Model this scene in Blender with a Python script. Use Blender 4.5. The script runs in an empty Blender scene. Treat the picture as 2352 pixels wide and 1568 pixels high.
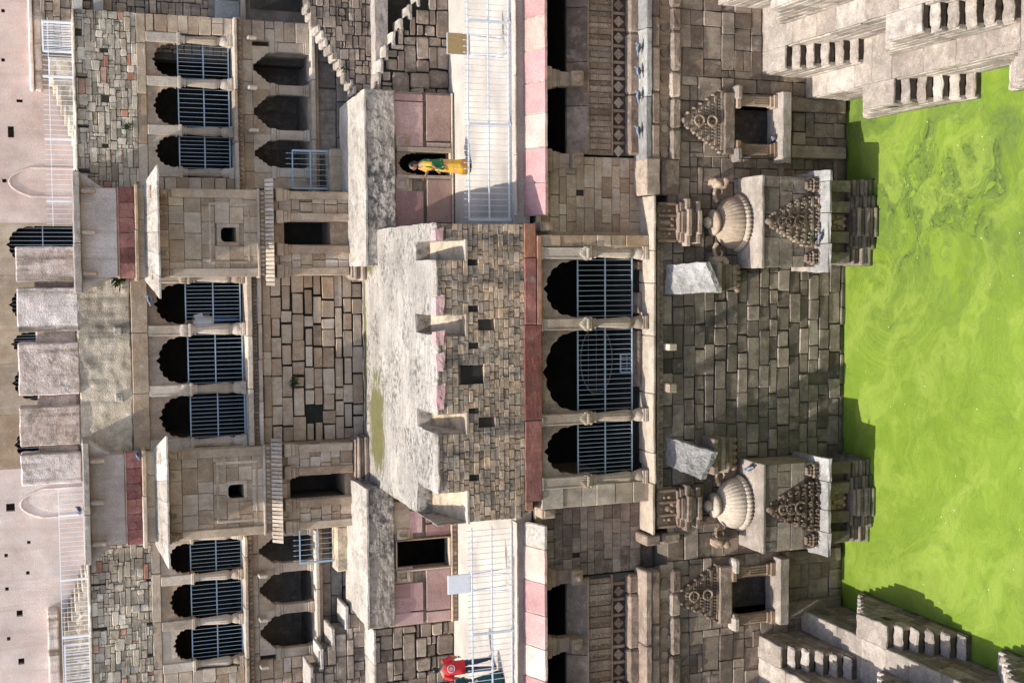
import bpy, bmesh, math, random
from mathutils import Vector, Matrix, noise
R = math.radians
rnd = random.Random(11)
scene = bpy.context.scene
COL = scene.collection

# ---------------------------------------------------------------- camera (the photograph lies on its side: camera rolled 90 degrees)
FPX, PITCH, YAW, ROLL = 2800.0, R(20.4), R(3.73), R(1.64)
XC, H = 2.951, 21.56
fw = Vector((-math.sin(YAW)*math.cos(PITCH), math.cos(YAW)*math.cos(PITCH), -math.sin(PITCH)))
rt = fw.cross(Vector((0, 0, 1))).normalized()
up = rt.cross(fw)
r2 = rt*math.cos(ROLL) - up*math.sin(ROLL)
u2 = up*math.cos(ROLL) + rt*math.sin(ROLL)
cam = bpy.data.cameras.new('camera')
cam.sensor_fit = 'HORIZONTAL'; cam.sensor_width = 36.0; cam.lens = FPX/2352*36.0
cam.clip_start = 0.1; cam.clip_end = 500
co = bpy.data.objects.new('camera', cam); COL.objects.link(co)
m = Matrix.Identity(4)
for i in range(3):
    m[i][0] = -u2[i]; m[i][1] = r2[i]; m[i][2] = -fw[i]
m[0][3], m[1][3], m[2][3] = XC, 0, H
co.matrix_world = m
scene.camera = co

# ---------------------------------------------------------------- light
SUN_EL, SUN_FRONT = R(64), R(20)       # elevation; angle of the sun in front of the facade plane, from the left
sdir = Vector((-math.cos(SUN_FRONT)*math.cos(SUN_EL), -math.sin(SUN_FRONT)*math.cos(SUN_EL), math.sin(SUN_EL)))
w = bpy.data.worlds.new('World'); scene.world = w; w.use_nodes = True
nt = w.node_tree
bg = nt.nodes['Background']; bg.inputs['Strength'].default_value = 0.15
sky = nt.nodes.new('ShaderNodeTexSky'); sky.sky_type = 'NISHITA'; sky.sun_disc = False
sky.sun_elevation = SUN_EL; sky.dust_density = 2.2; sky.air_density = 1.0
sky.sun_rotation = math.atan2(sdir.x, sdir.y)
nt.links.new(sky.outputs[0], bg.inputs['Color'])
sl = bpy.data.lights.new('sun', 'SUN'); sl.energy = 3.1; sl.angle = R(0.53); sl.color = (1.0, 0.955, 0.885)
so = bpy.data.objects.new('sun', sl); COL.objects.link(so)
so.rotation_euler = sdir.to_track_quat('Z', 'Y').to_euler()
so.location = (-20, 10, 60)
vs = scene.view_settings
vs.view_transform = 'Standard'; vs.look = 'None'; vs.gamma = 1.0; vs.use_curve_mapping = False; vs.exposure = 1.02
scene.cycles.max_bounces = 5; scene.cycles.diffuse_bounces = 3; scene.cycles.glossy_bounces = 2
scene.cycles.transmission_bounces = 2

# ---------------------------------------------------------------- survey: where a point of the picture lies on the plane at distance Y / height Z / side X
def ray(x, y): return fw*FPX - u2*(x-1176) + r2*(784-y)
OX = {'A': 0.0, 'B': 574.2, 'C': 1148.4, 'D': 1749.1}
OY = {'1': 0.0, '2': 516.8, '3': 1039.9}
KS = 0.33684
def cp(k, cx, cy): return OX[k[0]] + KS*cx, OY[k[1]] + KS*cy
def P(x, y, Y):
    d = ray(x, y); d = d*(Y/d.y); return d.x+XC, d.z+H
def PZ(x, y, Z):
    d = ray(x, y); d = d*((Z-H)/d.z); return d.x+XC, d.y
def g(k, cx, cy, Y): return P(*cp(k, cx, cy), Y)
def rect(x0, y0, x1, y1, Y):
    a, b, c, d = P(x0, y0, Y), P(x1, y0, Y), P(x0, y1, Y), P(x1, y1, Y)
    return ((c[0]+d[0])/2, (a[0]+b[0])/2, (b[1]+d[1])/2, (a[1]+c[1])/2)     # X0 X1 Z0 Z1
def gr(k, cx0, cy0, cx1, cy1, Y):
    a = cp(k, cx0, cy0); b = cp(k, cx1, cy1)
    return rect(a[0], a[1], b[0], b[1], Y)

# ---------------------------------------------------------------- materials
def NN(t, n, **kw):
    x = t.nodes.new(n)
    for k, v in kw.items(): setattr(x, k, v)
    return x
def mixrgb(t, mode, fac, a, b):
    x = NN(t, 'ShaderNodeMix', data_type='RGBA', blend_type=mode)
    for s, v in ((0, fac), (6, a), (7, b)):
        if hasattr(v, 'links') or isinstance(v, bpy.types.NodeSocket): t.links.new(v, x.inputs[s])
        else: x.inputs[s].default_value = v if s == 0 else (*v, 1)
    return x.outputs[2]
def ramp(t, fac, stops, interp='LINEAR'):
    x = NN(t, 'ShaderNodeValToRGB'); x.color_ramp.interpolation = interp
    el = x.color_ramp.elements
    while len(el) < len(stops): el.new(0.5)
    for e, (p, c) in zip(el, stops):
        e.position = p; e.color = (*c, 1) if not isinstance(c, (int, float)) else (c, c, c, 1)
    t.links.new(fac, x.inputs[0]); return x.outputs[0]
def math_(t, op, a, b=0.0, c=None):
    x = NN(t, 'ShaderNodeMath', operation=op)
    for i, v in enumerate((a, b) if c is None else (a, b, c)):
        if isinstance(v, bpy.types.NodeSocket): t.links.new(v, x.inputs[i])
        else: x.inputs[i].default_value = v
    return x.outputs[0]
def tex_noise(t, vec, scale, detail=5, rough=.6, dist=0.0):
    x = NN(t, 'ShaderNodeTexNoise'); x.inputs['Scale'].default_value = scale; x.inputs['Detail'].default_value = detail
    x.inputs['Roughness'].default_value = rough; x.inputs['Distortion'].default_value = dist
    t.links.new(vec, x.inputs['Vector']); return x.outputs['Fac']
def mapped(t, vec, sc, loc=(0, 0, 0)):
    x = NN(t, 'ShaderNodeMapping'); x.inputs['Scale'].default_value = sc; x.inputs['Location'].default_value = loc
    t.links.new(vec, x.inputs['Vector']); return x.outputs[0]
MATS = {}
def stone(name, cols, nscale=2.5, var=.22, streak=0., streak_col=(.05, .045, .04), lichen=0., lichen_col=(.04, .04, .038),
          lscale=4., rough=.92, bump=.35, bscale=22., pale=0., spec=.2, sscale=1.6, streakx=0., wet=False, moss=(), weather=0.):
    M = bpy.data.materials.new(name); M.use_nodes = True; t = M.node_tree
    bs = t.nodes['Principled BSDF']; bs.inputs['Roughness'].default_value = rough
    bs.inputs['Specular IOR Level'].default_value = spec
    pos = NN(t, 'ShaderNodeNewGeometry').outputs['Position']
    ob = NN(t, 'ShaderNodeObjectInfo').outputs['Random']
    sh = NN(t, 'ShaderNodeVectorMath', operation='ADD')
    cv = NN(t, 'ShaderNodeCombineXYZ'); t.links.new(math_(t, 'MULTIPLY', ob, 37.), cv.inputs[0]); t.links.new(math_(t, 'MULTIPLY', ob, 11.), cv.inputs[2])
    t.links.new(pos, sh.inputs[0]); t.links.new(cv.outputs[0], sh.inputs[1])
    n1 = tex_noise(t, sh.outputs[0], nscale, 6, .65)
    fac = math_(t, 'ADD', math_(t, 'MULTIPLY', n1, .75), math_(t, 'MULTIPLY', ob, .42)); fac = math_(t, 'SUBTRACT', fac, .11)
    k = len(cols); c = ramp(t, fac, [(.25+.5*i/(k-1), cols[i]) for i in range(k)])
    fine = tex_noise(t, pos, 34., 4, .7)
    c = mixrgb(t, 'MULTIPLY', 1.0, c, ramp(t, fine, [(.28, .6), (.72, 1.28)]))
    ob2 = math_(t, 'FRACT', math_(t, 'MULTIPLY', ob, 17.31))
    br = math_(t, 'ADD', math_(t, 'MULTIPLY', ob2, 2*var), 1-var)
    cb = NN(t, 'ShaderNodeCombineColor')
    for i in range(3): t.links.new(br, cb.inputs[i])
    c = mixrgb(t, 'MULTIPLY', 1.0, c, cb.outputs[0])
    big = tex_noise(t, pos, .55, 4, .6)
    c = mixrgb(t, 'MULTIPLY', 1.0, c, ramp(t, big, [(.3, .72), (.68, 1.12)]))
    if pale:
        pn = tex_noise(t, mapped(t, pos, (1, 1, 1), (9, 3, 5)), 6., 7, .7)
        pf = math_(t, 'MULTIPLY', ramp(t, pn, [(.56, 0.), (.66, 1.)]), pale)
        c = mixrgb(t, 'MIX', pf, c, (.62, .57, .5))
    if weather:     # broad damp bands and lime bloom that run across the joints
        d1 = tex_noise(t, mapped(t, pos, (1.1, 1.1, .28), (3, 7, 1)), 1.25, 7, .68)
        c = mixrgb(t, 'MIX', math_(t, 'MULTIPLY', ramp(t, d1, [(.52, 0.), (.63, 1.)]), weather), c, (.085, .08, .072))
        d2 = tex_noise(t, mapped(t, pos, (1, 1, .7), (13, 2, 8)), 2.1, 8, .72)
        c = mixrgb(t, 'MIX', math_(t, 'MULTIPLY', ramp(t, d2, [(.55, 0.), (.66, 1.)]), weather*.75), c, (.58, .53, .46))
    if streak:
        s = tex_noise(t, mapped(t, pos, (2.6, 2.6, .22)), sscale, 5, .6)
        sf = math_(t, 'MULTIPLY', ramp(t, s, [(.5, 0.), (.68, 1.)]), streak)
        c = mixrgb(t, 'MIX', sf, c, streak_col)
    if streakx:
        s = tex_noise(t, mapped(t, pos, (.5, 3.2, 3.2)), 1.5, 7, .7)
        c = mixrgb(t, 'MIX', math_(t, 'MULTIPLY', ramp(t, s, [(.48, 0.), (.62, 1.)]), streakx), c, (.24, .225, .2))
    if lichen:
        l = tex_noise(t, pos, lscale, 9, .72)
        l2 = tex_noise(t, pos, .9, 3, .5)
        lf = math_(t, 'ADD', l, math_(t, 'MULTIPLY', math_(t, 'SUBTRACT', l2, .5), .5))
        lf = math_(t, 'MULTIPLY', ramp(t, lf, [(.50, 0.), (.64, 1.)]), lichen)
        c = mixrgb(t, 'MIX', lf, c, lichen_col)
    for (mx_, my_, rx_, ry_) in moss:      # moss growing where water stands longest
        sx_ = NN(t, 'ShaderNodeSeparateXYZ'); t.links.new(pos, sx_.inputs[0])
        ex = math_(t, 'POWER', math_(t, 'ABSOLUTE', math_(t, 'DIVIDE', math_(t, 'SUBTRACT', sx_.outputs[0], mx_), rx_)), 2.)
        ey = math_(t, 'POWER', math_(t, 'ABSOLUTE', math_(t, 'DIVIDE', math_(t, 'SUBTRACT', sx_.outputs[1], my_), ry_)), 2.)
        mn = tex_noise(t, mapped(t, pos, (.9, 2.2, 1)), 2.4, 7, .65)
        mf = math_(t, 'ADD', math_(t, 'SUBTRACT', math_(t, 'SUBTRACT', 1.0, ex), ey), math_(t, 'MULTIPLY', math_(t, 'SUBTRACT', mn, .5), 2.6))
        c = mixrgb(t, 'MIX', math_(t, 'MULTIPLY', ramp(t, mf, [(.0, 0.), (.5, 1.)]), .92), c, ramp(t, fine, [(.3, (.07, .07, .02)), (.7, (.17, .15, .05))]))
    if wet:      # algae line where the water stands against the stone
        sz = NN(t, 'ShaderNodeSeparateXYZ'); t.links.new(pos, sz.inputs[0])
        zz = math_(t, 'ADD', sz.outputs[2], math_(t, 'MULTIPLY', math_(t, 'SUBTRACT', n1, .5), .35))
        c = mixrgb(t, 'MIX', math_(t, 'MULTIPLY', ramp(t, zz, [(.03, 1.), (.2, 0.)]), .8), c, (.045, .075, .016))
    t.links.new(c, bs.inputs['Base Color'])
    b = NN(t, 'ShaderNodeBump'); b.inputs['Strength'].default_value = bump; b.inputs['Distance'].default_value = .05
    bn = tex_noise(t, pos, bscale, 6, .7); t.links.new(bn, b.inputs['Height']); t.links.new(b.outputs[0], bs.inputs['Normal'])
    MATS[name] = M; return M
def plain(name, col, rough=.5, metal=0., var=.15, scale=8., spec=.4, bump=0.):
    M = bpy.data.materials.new(name); M.use_nodes = True; t = M.node_tree
    bs = t.nodes['Principled BSDF']; bs.inputs['Roughness'].default_value = rough; bs.inputs['Metallic'].default_value = metal
    bs.inputs['Specular IOR Level'].default_value = spec
    oc = NN(t, 'ShaderNodeTexCoord').outputs['Object']
    n = tex_noise(t, oc, scale, 5, .65)
    c = mixrgb(t, 'MULTIPLY', 1.0, col, ramp(t, n, [(.3, 1-var), (.7, 1+var)]))
    t.links.new(c, bs.inputs['Base Color'])
    if bump:
        b = NN(t, 'ShaderNodeBump'); b.inputs['Strength'].default_value = bump; b.inputs['Distance'].default_value = .02
        t.links.new(n, b.inputs['Height']); t.links.new(b.outputs[0], bs.inputs['Normal'])
    MATS[name] = M; return M

stone('wet_stone', [(.155, .125, .10), (.25, .20, .16), (.35, .29, .235)], var=.3, streak=.3, lichen=.4, lscale=3., pale=.2, bump=.6, wet=True, weather=.4)
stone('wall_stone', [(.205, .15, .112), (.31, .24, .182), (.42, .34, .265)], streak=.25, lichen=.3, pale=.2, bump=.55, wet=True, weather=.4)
stone('band_stone', [(.22, .155, .115), (.33, .245, .185), (.43, .34, .265)], streak=.3, streak_col=(.09, .08, .065), lichen=.3, pale=.25, bump=.45, weather=0.4)
stone('tan_stone', [(.35, .24, .15), (.48, .365, .25), (.57, .465, .36)], var=.13, streak=.22, streak_col=(.2, .135, .085), lichen=.12, pale=.3, bump=.3, weather=0.22)
stone('carved_stone', [(.28, .19, .125), (.40, .29, .20), (.50, .39, .29)], var=.12, streak=.2, lichen=.18, bump=.45, bscale=30, weather=0.3)
stone('pillar_stone', [(.37, .285, .20), (.49, .40, .305), (.57, .485, .39)], var=.08, streak=.14, lichen=.15, bump=.3, weather=0.2)
stone('rubble_stone', [(.38, .30, .21), (.54, .455, .34), (.66, .575, .455)], var=.24, streak=.15, lichen=.28, pale=.25, bump=.55, weather=0.35)
stone('brick_stone', [(.35, .29, .225), (.53, .395, .27), (.67, .475, .30)], var=.26, streak=.85, streak_col=(.11, .103, .094), lichen=.4, lscale=3, pale=.25, bump=.55, sscale=.55, weather=0.5)
stone('mortar', [(.30, .24, .17), (.40, .32, .23)], var=.05, lichen=.5, lscale=5, bump=.6)
stone('dark_joint', [(.025, .027, .02), (.06, .055, .045)], var=.05, lichen=.4, lichen_col=(.015, .022, .008), bump=.8)
stone('grey_joint', [(.10, .085, .07), (.19, .16, .125)], var=.05, lichen=.5, bump=.7)
stone('white_plaster', [(.36, .31, .255), (.49, .44, .375), (.60, .55, .485)], nscale=1.6, var=.04, streak=.15, streak_col=(.2, .17, .14), lichen=.65, lscale=7., lichen_col=(.17, .155, .13), bump=.6, pale=.35)
stone('roof_plaster', [(.25, .21, .165), (.37, .325, .27), (.47, .425, .365)], nscale=1.4, var=.04, lichen=.9, lscale=6., lichen_col=(.10, .092, .078), bump=.8, pale=.5, streakx=.65, moss=((-1.8, 36.2, 1.7, 1.05), (3.3, 36.8, .6, .9), (.6, 37.6, 3.4, .2)))
stone('lichen_plaster', [(.33, .275, .215), (.47, .405, .33), (.58, .52, .44)], nscale=2., var=.05, streak=.5, lichen=.95, lscale=6., lichen_col=(.085, .08, .07), bump=.7)
stone('sand_plaster', [(.47, .37, .25), (.61, .50, .36), (.72, .62, .48)], nscale=2.4, var=.04, streak=.85, streak_col=(.16, .14, .11), lichen=.35, lscale=6., lichen_col=(.18, .145, .10), bump=.9, sscale=.8)
stone('pink_plaster', [(.56, .395, .325), (.70, .54, .465), (.79, .675, .60)], nscale=1.1, var=.04, streak=.5, streak_col=(.42, .325, .27), lichen=.6, lscale=1.8, lichen_col=(.55, .445, .38), bump=.4, pale=.6, weather=0.12)
stone('stained_plaster', [(.50, .365, .285), (.72, .58, .50), (.82, .73, .67)], nscale=2.6, var=.05, streak=.9, streak_col=(.14, .10, .065), lichen=.45, lscale=4., lichen_col=(.2, .15, .10), bump=.8, sscale=1.1, pale=.4)
stone('grey_plaster', [(.45, .36, .30), (.58, .49, .43), (.66, .58, .52)], nscale=1.4, var=.04, streak=.45, streak_col=(.27, .2, .15), bump=.35, lichen=.2, lichen_col=(.33, .26, .2))
stone('floor_plaster', [(.42, .375, .32), (.51, .46, .395), (.60, .55, .48)], nscale=.9, var=.03, lichen=.25, lscale=14., lichen_col=(.33, .29, .24), bump=.35)
stone('red_sandstone', [(.20, .07, .055), (.30, .12, .10), (.40, .19, .14)], nscale=3, var=.12, streak=.35, streak_col=(.09, .06, .05), bump=.35, weather=0.2)
stone('faded_red', [(.34, .15, .09), (.46, .24, .16), (.52, .33, .24)], nscale=2, var=.08, streak=.4, streak_col=(.12, .09, .075), bump=.35)
stone('peach_slab', [(.50, .325, .265), (.60, .43, .36), (.68, .53, .46)], nscale=1.2, var=.1, streak=.15, lichen=.12, lichen_col=(.33, .24, .21), bump=.35)
stone('pink_slab', [(.40, .215, .205), (.49, .30, .28), (.58, .40, .365)], nscale=1.2, var=.14, lichen=.15, lichen_col=(.3, .2, .18), bump=.35)
stone('tan_slab', [(.37, .235, .19), (.47, .325, .265), (.55, .415, .34)], nscale=1.3, var=.12, pale=.2, bump=.4, streak=.12)
stone('purple_slab', [(.33, .185, .165), (.43, .265, .235), (.52, .36, .305)], nscale=1.3, var=.14, pale=.12, bump=.3, streak=.1, weather=0.12)
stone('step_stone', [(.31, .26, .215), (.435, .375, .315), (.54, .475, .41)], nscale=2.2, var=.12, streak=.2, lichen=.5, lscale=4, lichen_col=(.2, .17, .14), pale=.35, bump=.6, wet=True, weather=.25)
stone('slab_grey', [(.27, .26, .245), (.37, .36, .34), (.47, .455, .43)], nscale=4, var=.1, lichen=.5, lscale=6, lichen_col=(.16, .15, .125), pale=.3, bump=.6)
stone('shade_dark_stone', [(.035, .03, .025), (.085, .07, .056)], var=.2, bump=.4)  # near-black tone puts the deep shade of rooms and holes into the colour
stone('dark_carved', [(.15, .105, .075), (.25, .185, .135), (.36, .285, .215)], var=.15, streak=.35, lichen=.45, lscale=7, pale=.2, bump=.8, bscale=35)
stone('moss', [(.07, .075, .02), (.13, .12, .04), (.2, .17, .08)], nscale=4, var=.1, bump=.8, bscale=40)
plain('steel_paint', (.30, .39, .46), rough=.55, var=.1)
plain('pale_paint', (.62, .66, .70), rough=.45, var=.08)
plain('white_paint', (.80, .80, .80), rough=.5, var=.06)
plain('ochre_board', (.36, .25, .11), rough=.7, var=.15)
plain('dark_metal', (.12, .12, .12), rough=.5)
# ---------------------------------------------------------------- building helpers
ORG = {}
def worldorg(o): return ORG.get(o.name, Vector((0, 0, 0))) if o else Vector((0, 0, 0))
def tag(o, label=None, cat=None, group=None, kind=None):
    if label: o['label'] = label
    if cat: o['category'] = cat
    if group: o['group'] = group
    if kind: o['kind'] = kind
    return o
def thing(name, label, cat, loc, group=None):
    o = bpy.data.objects.new(name, None); COL.objects.link(o); o.location = loc; o.empty_display_size = .2
    ORG[o.name] = Vector(loc); return tag(o, label, cat, group)
class MB:
    def __init__(s): s.v = []; s.f = []; s.smooth = set()
    def add(s, vs, fs, smooth=False):
        n = len(s.v); s.v += [Vector(p) for p in vs]
        for f in fs:
            if smooth: s.smooth.add(len(s.f))
            s.f.append([i+n for i in f])
        return s
    def hexa(s, p):   # 8 points: bottom ring 0-3 (ccw from above), top ring 4-7
        return s.add(p, [(3, 2, 1, 0), (4, 5, 6, 7), (0, 1, 5, 4), (1, 2, 6, 5), (2, 3, 7, 6), (3, 0, 4, 7)])
    def box(s, x0, x1, y0, y1, z0, z1):
        return s.hexa([(x0, y0, z0), (x1, y0, z0), (x1, y1, z0), (x0, y1, z0), (x0, y0, z1), (x1, y0, z1), (x1, y1, z1), (x0, y1, z1)])
    def cbox(s, x0, x1, y0, y1, z0, z1, c=.02):    # box with chamfered edges
        c = min(c, (x1-x0)*.4, (y1-y0)*.4, (z1-z0)*.4)
        xs, ys, zs = (x0, x0+c, x1-c, x1), (y0, y0+c, y1-c, y1), (z0, z0+c, z1-c, z1)
        idx = {}; V = []; Fc = []
        def q(i, j, k):
            if (i, j, k) not in idx: idx[(i, j, k)] = len(V); V.append((xs[i], ys[j], zs[k]))
            return idx[(i, j, k)]
        a, b = (1, 2)
        for e in (0, 3):
            Fc.append([q(e, 1, 1), q(e, 2, 1), q(e, 2, 2), q(e, 1, 2)][::1 if e else -1])
            Fc.append([q(1, e, 1), q(2, e, 1), q(2, e, 2), q(1, e, 2)][::-1 if e else 1])
            Fc.append([q(1, 1, e), q(2, 1, e), q(2, 2, e), q(1, 2, e)][::1 if e else -1])
        for e in (0, 3):
            for d in (0, 3):
                ei, di = (1 if e == 0 else 2), (1 if d == 0 else 2)
                Fc.append([q(e, di, 1), q(e, di, 2), q(ei, d, 2), q(ei, d, 1)])
                Fc.append([q(e, 1, di), q(e, 2, di), q(ei, 2, d), q(ei, 1, d)])
                Fc.append([q(1, e, di), q(2, e, di), q(2, ei, d), q(1, ei, d)])
                for h in (0, 3):
                    hi = 1 if h == 0 else 2
                    Fc.append([q(e, di, hi), q(ei, d, hi), q(ei, di, h)])
        return s.add(V, Fc)
    def prism(s, poly, y0, y1):    # polygon in XZ, extruded along Y
        n = len(poly)
        V = [(x, y0, z) for x, z in poly] + [(x, y1, z) for x, z in poly]
        return s.add(V, [list(range(n))[::-1], list(range(n, 2*n))] + [[i, (i+1) % n, n+(i+1) % n, n+i] for i in range(n)])
    def prismx(s, poly, x0, x1):   # polygon in YZ, extruded along X
        n = len(poly)
        V = [(x0, y, z) for y, z in poly] + [(x1, y, z) for y, z in poly]
        return s.add(V, [list(range(n)), list(range(n, 2*n))[::-1]] + [[(i+1) % n, i, n+i, n+(i+1) % n] for i in range(n)])
    def prismz(s, poly, z0, z1):
        n = len(poly)
        V = [(x, y, z0) for x, y in poly] + [(x, y, z1) for x, y in poly]
        return s.add(V, [list(range(n))[::-1], list(range(n, 2*n))] + [[i, (i+1) % n, n+(i+1) % n, n+i] for i in range(n)])
    def lathe(s, prof, c, n=24, flute=None, a0=0, a1=2*math.pi, sy=1.0):   # prof: (r,z); flute(i_prof, ang)->r factor
        full = abs(a1-a0-2*math.pi) < 1e-4; m_ = n if full else n+1
        V = []; Fc = []
        for j, (r_, z) in enumerate(prof):
            for i in range(m_):
                a = a0+(a1-a0)*i/n; k = flute(j, i) if flute else 1.0
                V.append((c[0]+r_*k*math.cos(a), c[1]+r_*k*math.sin(a)*sy, c[2]+z))
        for j in range(len(prof)-1):
            for i in range(n):
                i2 = (i+1) % m_
                Fc.append((j*m_+i, j*m_+i2, (j+1)*m_+i2, (j+1)*m_+i))
        return s.add(V, Fc, True)
    def tube(s, a, b, r_, n=6, r1=None):
        a, b = Vector(a), Vector(b); d = (b-a).normalized()
        x = d.orthogonal().normalized(); y = d.cross(x); r1 = r_ if r1 is None else r1
        V = [a+(x*math.cos(2*math.pi*i/n)+y*math.sin(2*math.pi*i/n))*r_ for i in range(n)] + [b+(x*math.cos(2*math.pi*i/n)+y*math.sin(2*math.pi*i/n))*r1 for i in range(n)]
        return s.add(V, [[i, (i+1) % n, n+(i+1) % n, n+i] for i in range(n)] + [list(range(n))[::-1], list(range(n, 2*n))])
    def bar(s, a, b, w):    # square bar between two points
        return s.tube(a, b, w*.7, 4)
    def ball(s, c, rx, ry, rz, n=10, k=7):
        V = []; Fc = []
        for j in range(k+1):
            t = math.pi*j/k
            for i in range(n):
                a = 2*math.pi*i/n; V.append((c[0]+rx*math.sin(t)*math.cos(a), c[1]+ry*math.sin(t)*math.sin(a), c[2]+rz*math.cos(t)))
        for j in range(k):
            for i in range(n): Fc.append((j*n+i, (j+1)*n+i, (j+1)*n+(i+1) % n, j*n+(i+1) % n))
        return s.add(V, Fc, True)
    def build(s, name, mat, parent=None, rough=None, kind=None):
        if not s.v: return None
        lo = Vector([min(p[i] for p in s.v) for i in range(3)]); hi = Vector([max(p[i] for p in s.v) for i in range(3)])
        c = Vector(((lo.x+hi.x)/2, (lo.y+hi.y)/2, lo.z))
        me = bpy.data.meshes.new(name)
        me.from_pydata([p-c for p in s.v], [], s.f)
        if s.smooth:
            me.polygons.foreach_set('use_smooth', [i in s.smooth for i in range(len(s.f))])
        bm = bmesh.new(); bm.from_mesh(me)
        bmesh.ops.recalc_face_normals(bm, faces=bm.faces)
        if rough:
            L, amp = rough[:2]; fr = rough[2] if len(rough) > 2 else 2.5
            bmesh.ops.remove_doubles(bm, verts=bm.verts, dist=1e-5)
            bmesh.ops.triangulate(bm, faces=bm.faces)
            for _ in range(9):
                es = [e for e in bm.edges if e.calc_length() > L]
                if not es or len(bm.faces) > 30000: break
                bmesh.ops.subdivide_edges(bm, edges=es, cuts=1)
                bmesh.ops.triangulate(bm, faces=[f for f in bm.faces if len(f.verts) > 3])
            for v in bm.verts:
                q = (v.co+c)*fr
                v.co += noise.noise_vector(q)*amp + noise.noise_vector(q*3.3)*amp*.5
        bm.to_mesh(me); bm.free()
        me.materials.append(MATS[mat] if isinstance(mat, str) else mat)
        o = bpy.data.objects.new(name, me); COL.objects.link(o)
        if parent: o.parent = parent
        o.location = c-worldorg(parent); ORG[o.name] = c
        if kind: o['kind'] = kind
        return o
def inst(name, me, mat_world, parent):
    o = bpy.data.objects.new(name, me); COL.objects.link(o)
    loc, rot, sc = mat_world.decompose()
    if parent: o.parent = parent
    o.location = loc-worldorg(parent); o.rotation_euler = rot.to_euler(); o.scale = sc
    ORG[o.name] = loc; return o
# ---- masonry: single stones laid in courses, sharing a few meshes
VAR = {}
def stone_mesh(mat, asp, k, soft):
    key = (mat, asp, k, soft)
    if key in VAR: return VAR[key]
    q = random.Random(hash((asp, k, soft)) & 0xffff)
    c = soft; hw, hh = asp/2, .5
    out = [(-hw+c, -hh), (hw-c, -hh), (hw, -hh+c), (hw, hh-c), (hw-c, hh), (-hw+c, hh), (-hw, hh-c), (-hw, -hh+c)]
    j = soft*.8
    out = [(x+q.uniform(-j, j)*.7, z+q.uniform(-j, j)*.7) for x, z in out]
    V = [(x, .9, z) for x, z in out] + [(x, .22, z) for x, z in out]
    ins = soft*.9
    inn = [(x*(1-ins/hw*.8), z*(1-ins/hh*.8)) for x, z in out]
    V += [(x, q.uniform(-.06, .06), z) for x, z in inn]
    F_ = [[i, (i+1) % 8, 8+(i+1) % 8, 8+i] for i in range(8)] + [[8+i, 8+(i+1) % 8, 16+(i+1) % 8, 16+i] for i in range(8)] + [[16+i for i in range(8)]]
    me = bpy.data.meshes.new('stone'); me.from_pydata(V, [], F_)
    bm = bmesh.new(); bm.from_mesh(me)
    bmesh.ops.recalc_face_normals(bm, faces=bm.faces)
    ctr = sum((f.normal.y for f in bm.faces if len(f.verts) == 8), 0)
    if ctr > 0: bmesh.ops.reverse_faces(bm, faces=bm.faces)
    bm.to_mesh(me); bm.free(); me.materials.append(MATS[mat]); VAR[key] = me; return me
ASP = (1.0, 1.6, 2.4, 3.6)
def lay(x0, x1, z0, z1, ch, wr, holes=(), jit=.25, clip=None, seed=0):
    """courses of stones: list of (x0,x1,z0,z1)"""
    q = random.Random(seed); res = []; z = z0
    while z < z1-.02:
        h = min(ch*q.uniform(1-jit, 1+jit), z1-z)
        if z1-z-h < ch*.45: h = z1-z
        spans = [(x0, x1)]
        for hx0, hx1, hz0, hz1 in holes:
            if min(z+h, hz1)-max(z, hz0) > .35*min(h, hz1-hz0):
                ns = []
                for a, b in spans:
                    if hx1 <= a or hx0 >= b: ns.append((a, b)); continue
                    if hx0-a > .04: ns.append((a, hx0))
                    if b-hx1 > .04: ns.append((hx1, b))
                spans = ns
        for a, b in spans:
            x = a
            while x < b-.01:
                w_ = q.uniform(*wr)
                if b-x-w_ < wr[0]*.6: w_ = b-x
                if w_ > wr[1]*1.5: w_ = (b-x)/2
                r_ = (x, x+w_, z, z+h)
                if clip is None or clip((r_[0]+r_[1])/2, (r_[2]+r_[3])/2): res.append(r_)
                x += w_
        z += h
    return res
SZ = [(2, 1), (3, 2), (2, 2), (4, 2), (3, 1), (1, 1), (3, 2), (2, 2), (4, 2), (5, 2), (3, 3), (2, 3), (1, 2)]
def quilt(x0, x1, z0, z1, cw, ch, holes=(), seed=0, sizes=SZ):
    """random rubble: stones of mixed size and height fitted into each other"""
    q = random.Random(seed); nx, nz = max(2, round((x1-x0)/cw)), max(2, round((z1-z0)/ch))
    cw, ch = (x1-x0)/nx, (z1-z0)/nz
    dx = [0]+[q.uniform(-.3, .3)*cw for _ in range(nx-1)]+[0]; dz = [0]+[q.uniform(-.3, .3)*ch for _ in range(nz-1)]+[0]
    occ = [[any(h[0] < x0+(i+.5)*cw < h[1] and h[2] < z0+(k+.5)*ch < h[3] for h in holes) for i in range(nx)] for k in range(nz)]
    res = []
    for k in range(nz):
        for i in range(nx):
            if occ[k][i]: continue
            w_, h_ = q.choice(sizes)
            if q.random() < .35: h_ = min(h_, 1+(k % 2))
            w_ = min(w_, nx-i); h_ = min(h_, nz-k)
            n = 0
            while n < w_ and not occ[k][i+n]: n += 1
            w_ = n
            while h_ > 1 and any(occ[k+j][i+m_] for j in range(h_) for m_ in range(w_)): h_ -= 1
            for j in range(h_):
                for m_ in range(w_): occ[k+j][i+m_] = True
            res.append((x0+i*cw+dx[i], x0+(i+w_)*cw+dx[i+w_], z0+k*ch+dz[k], z0+(k+h_)*ch+dz[k+h_]))
    return res
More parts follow.
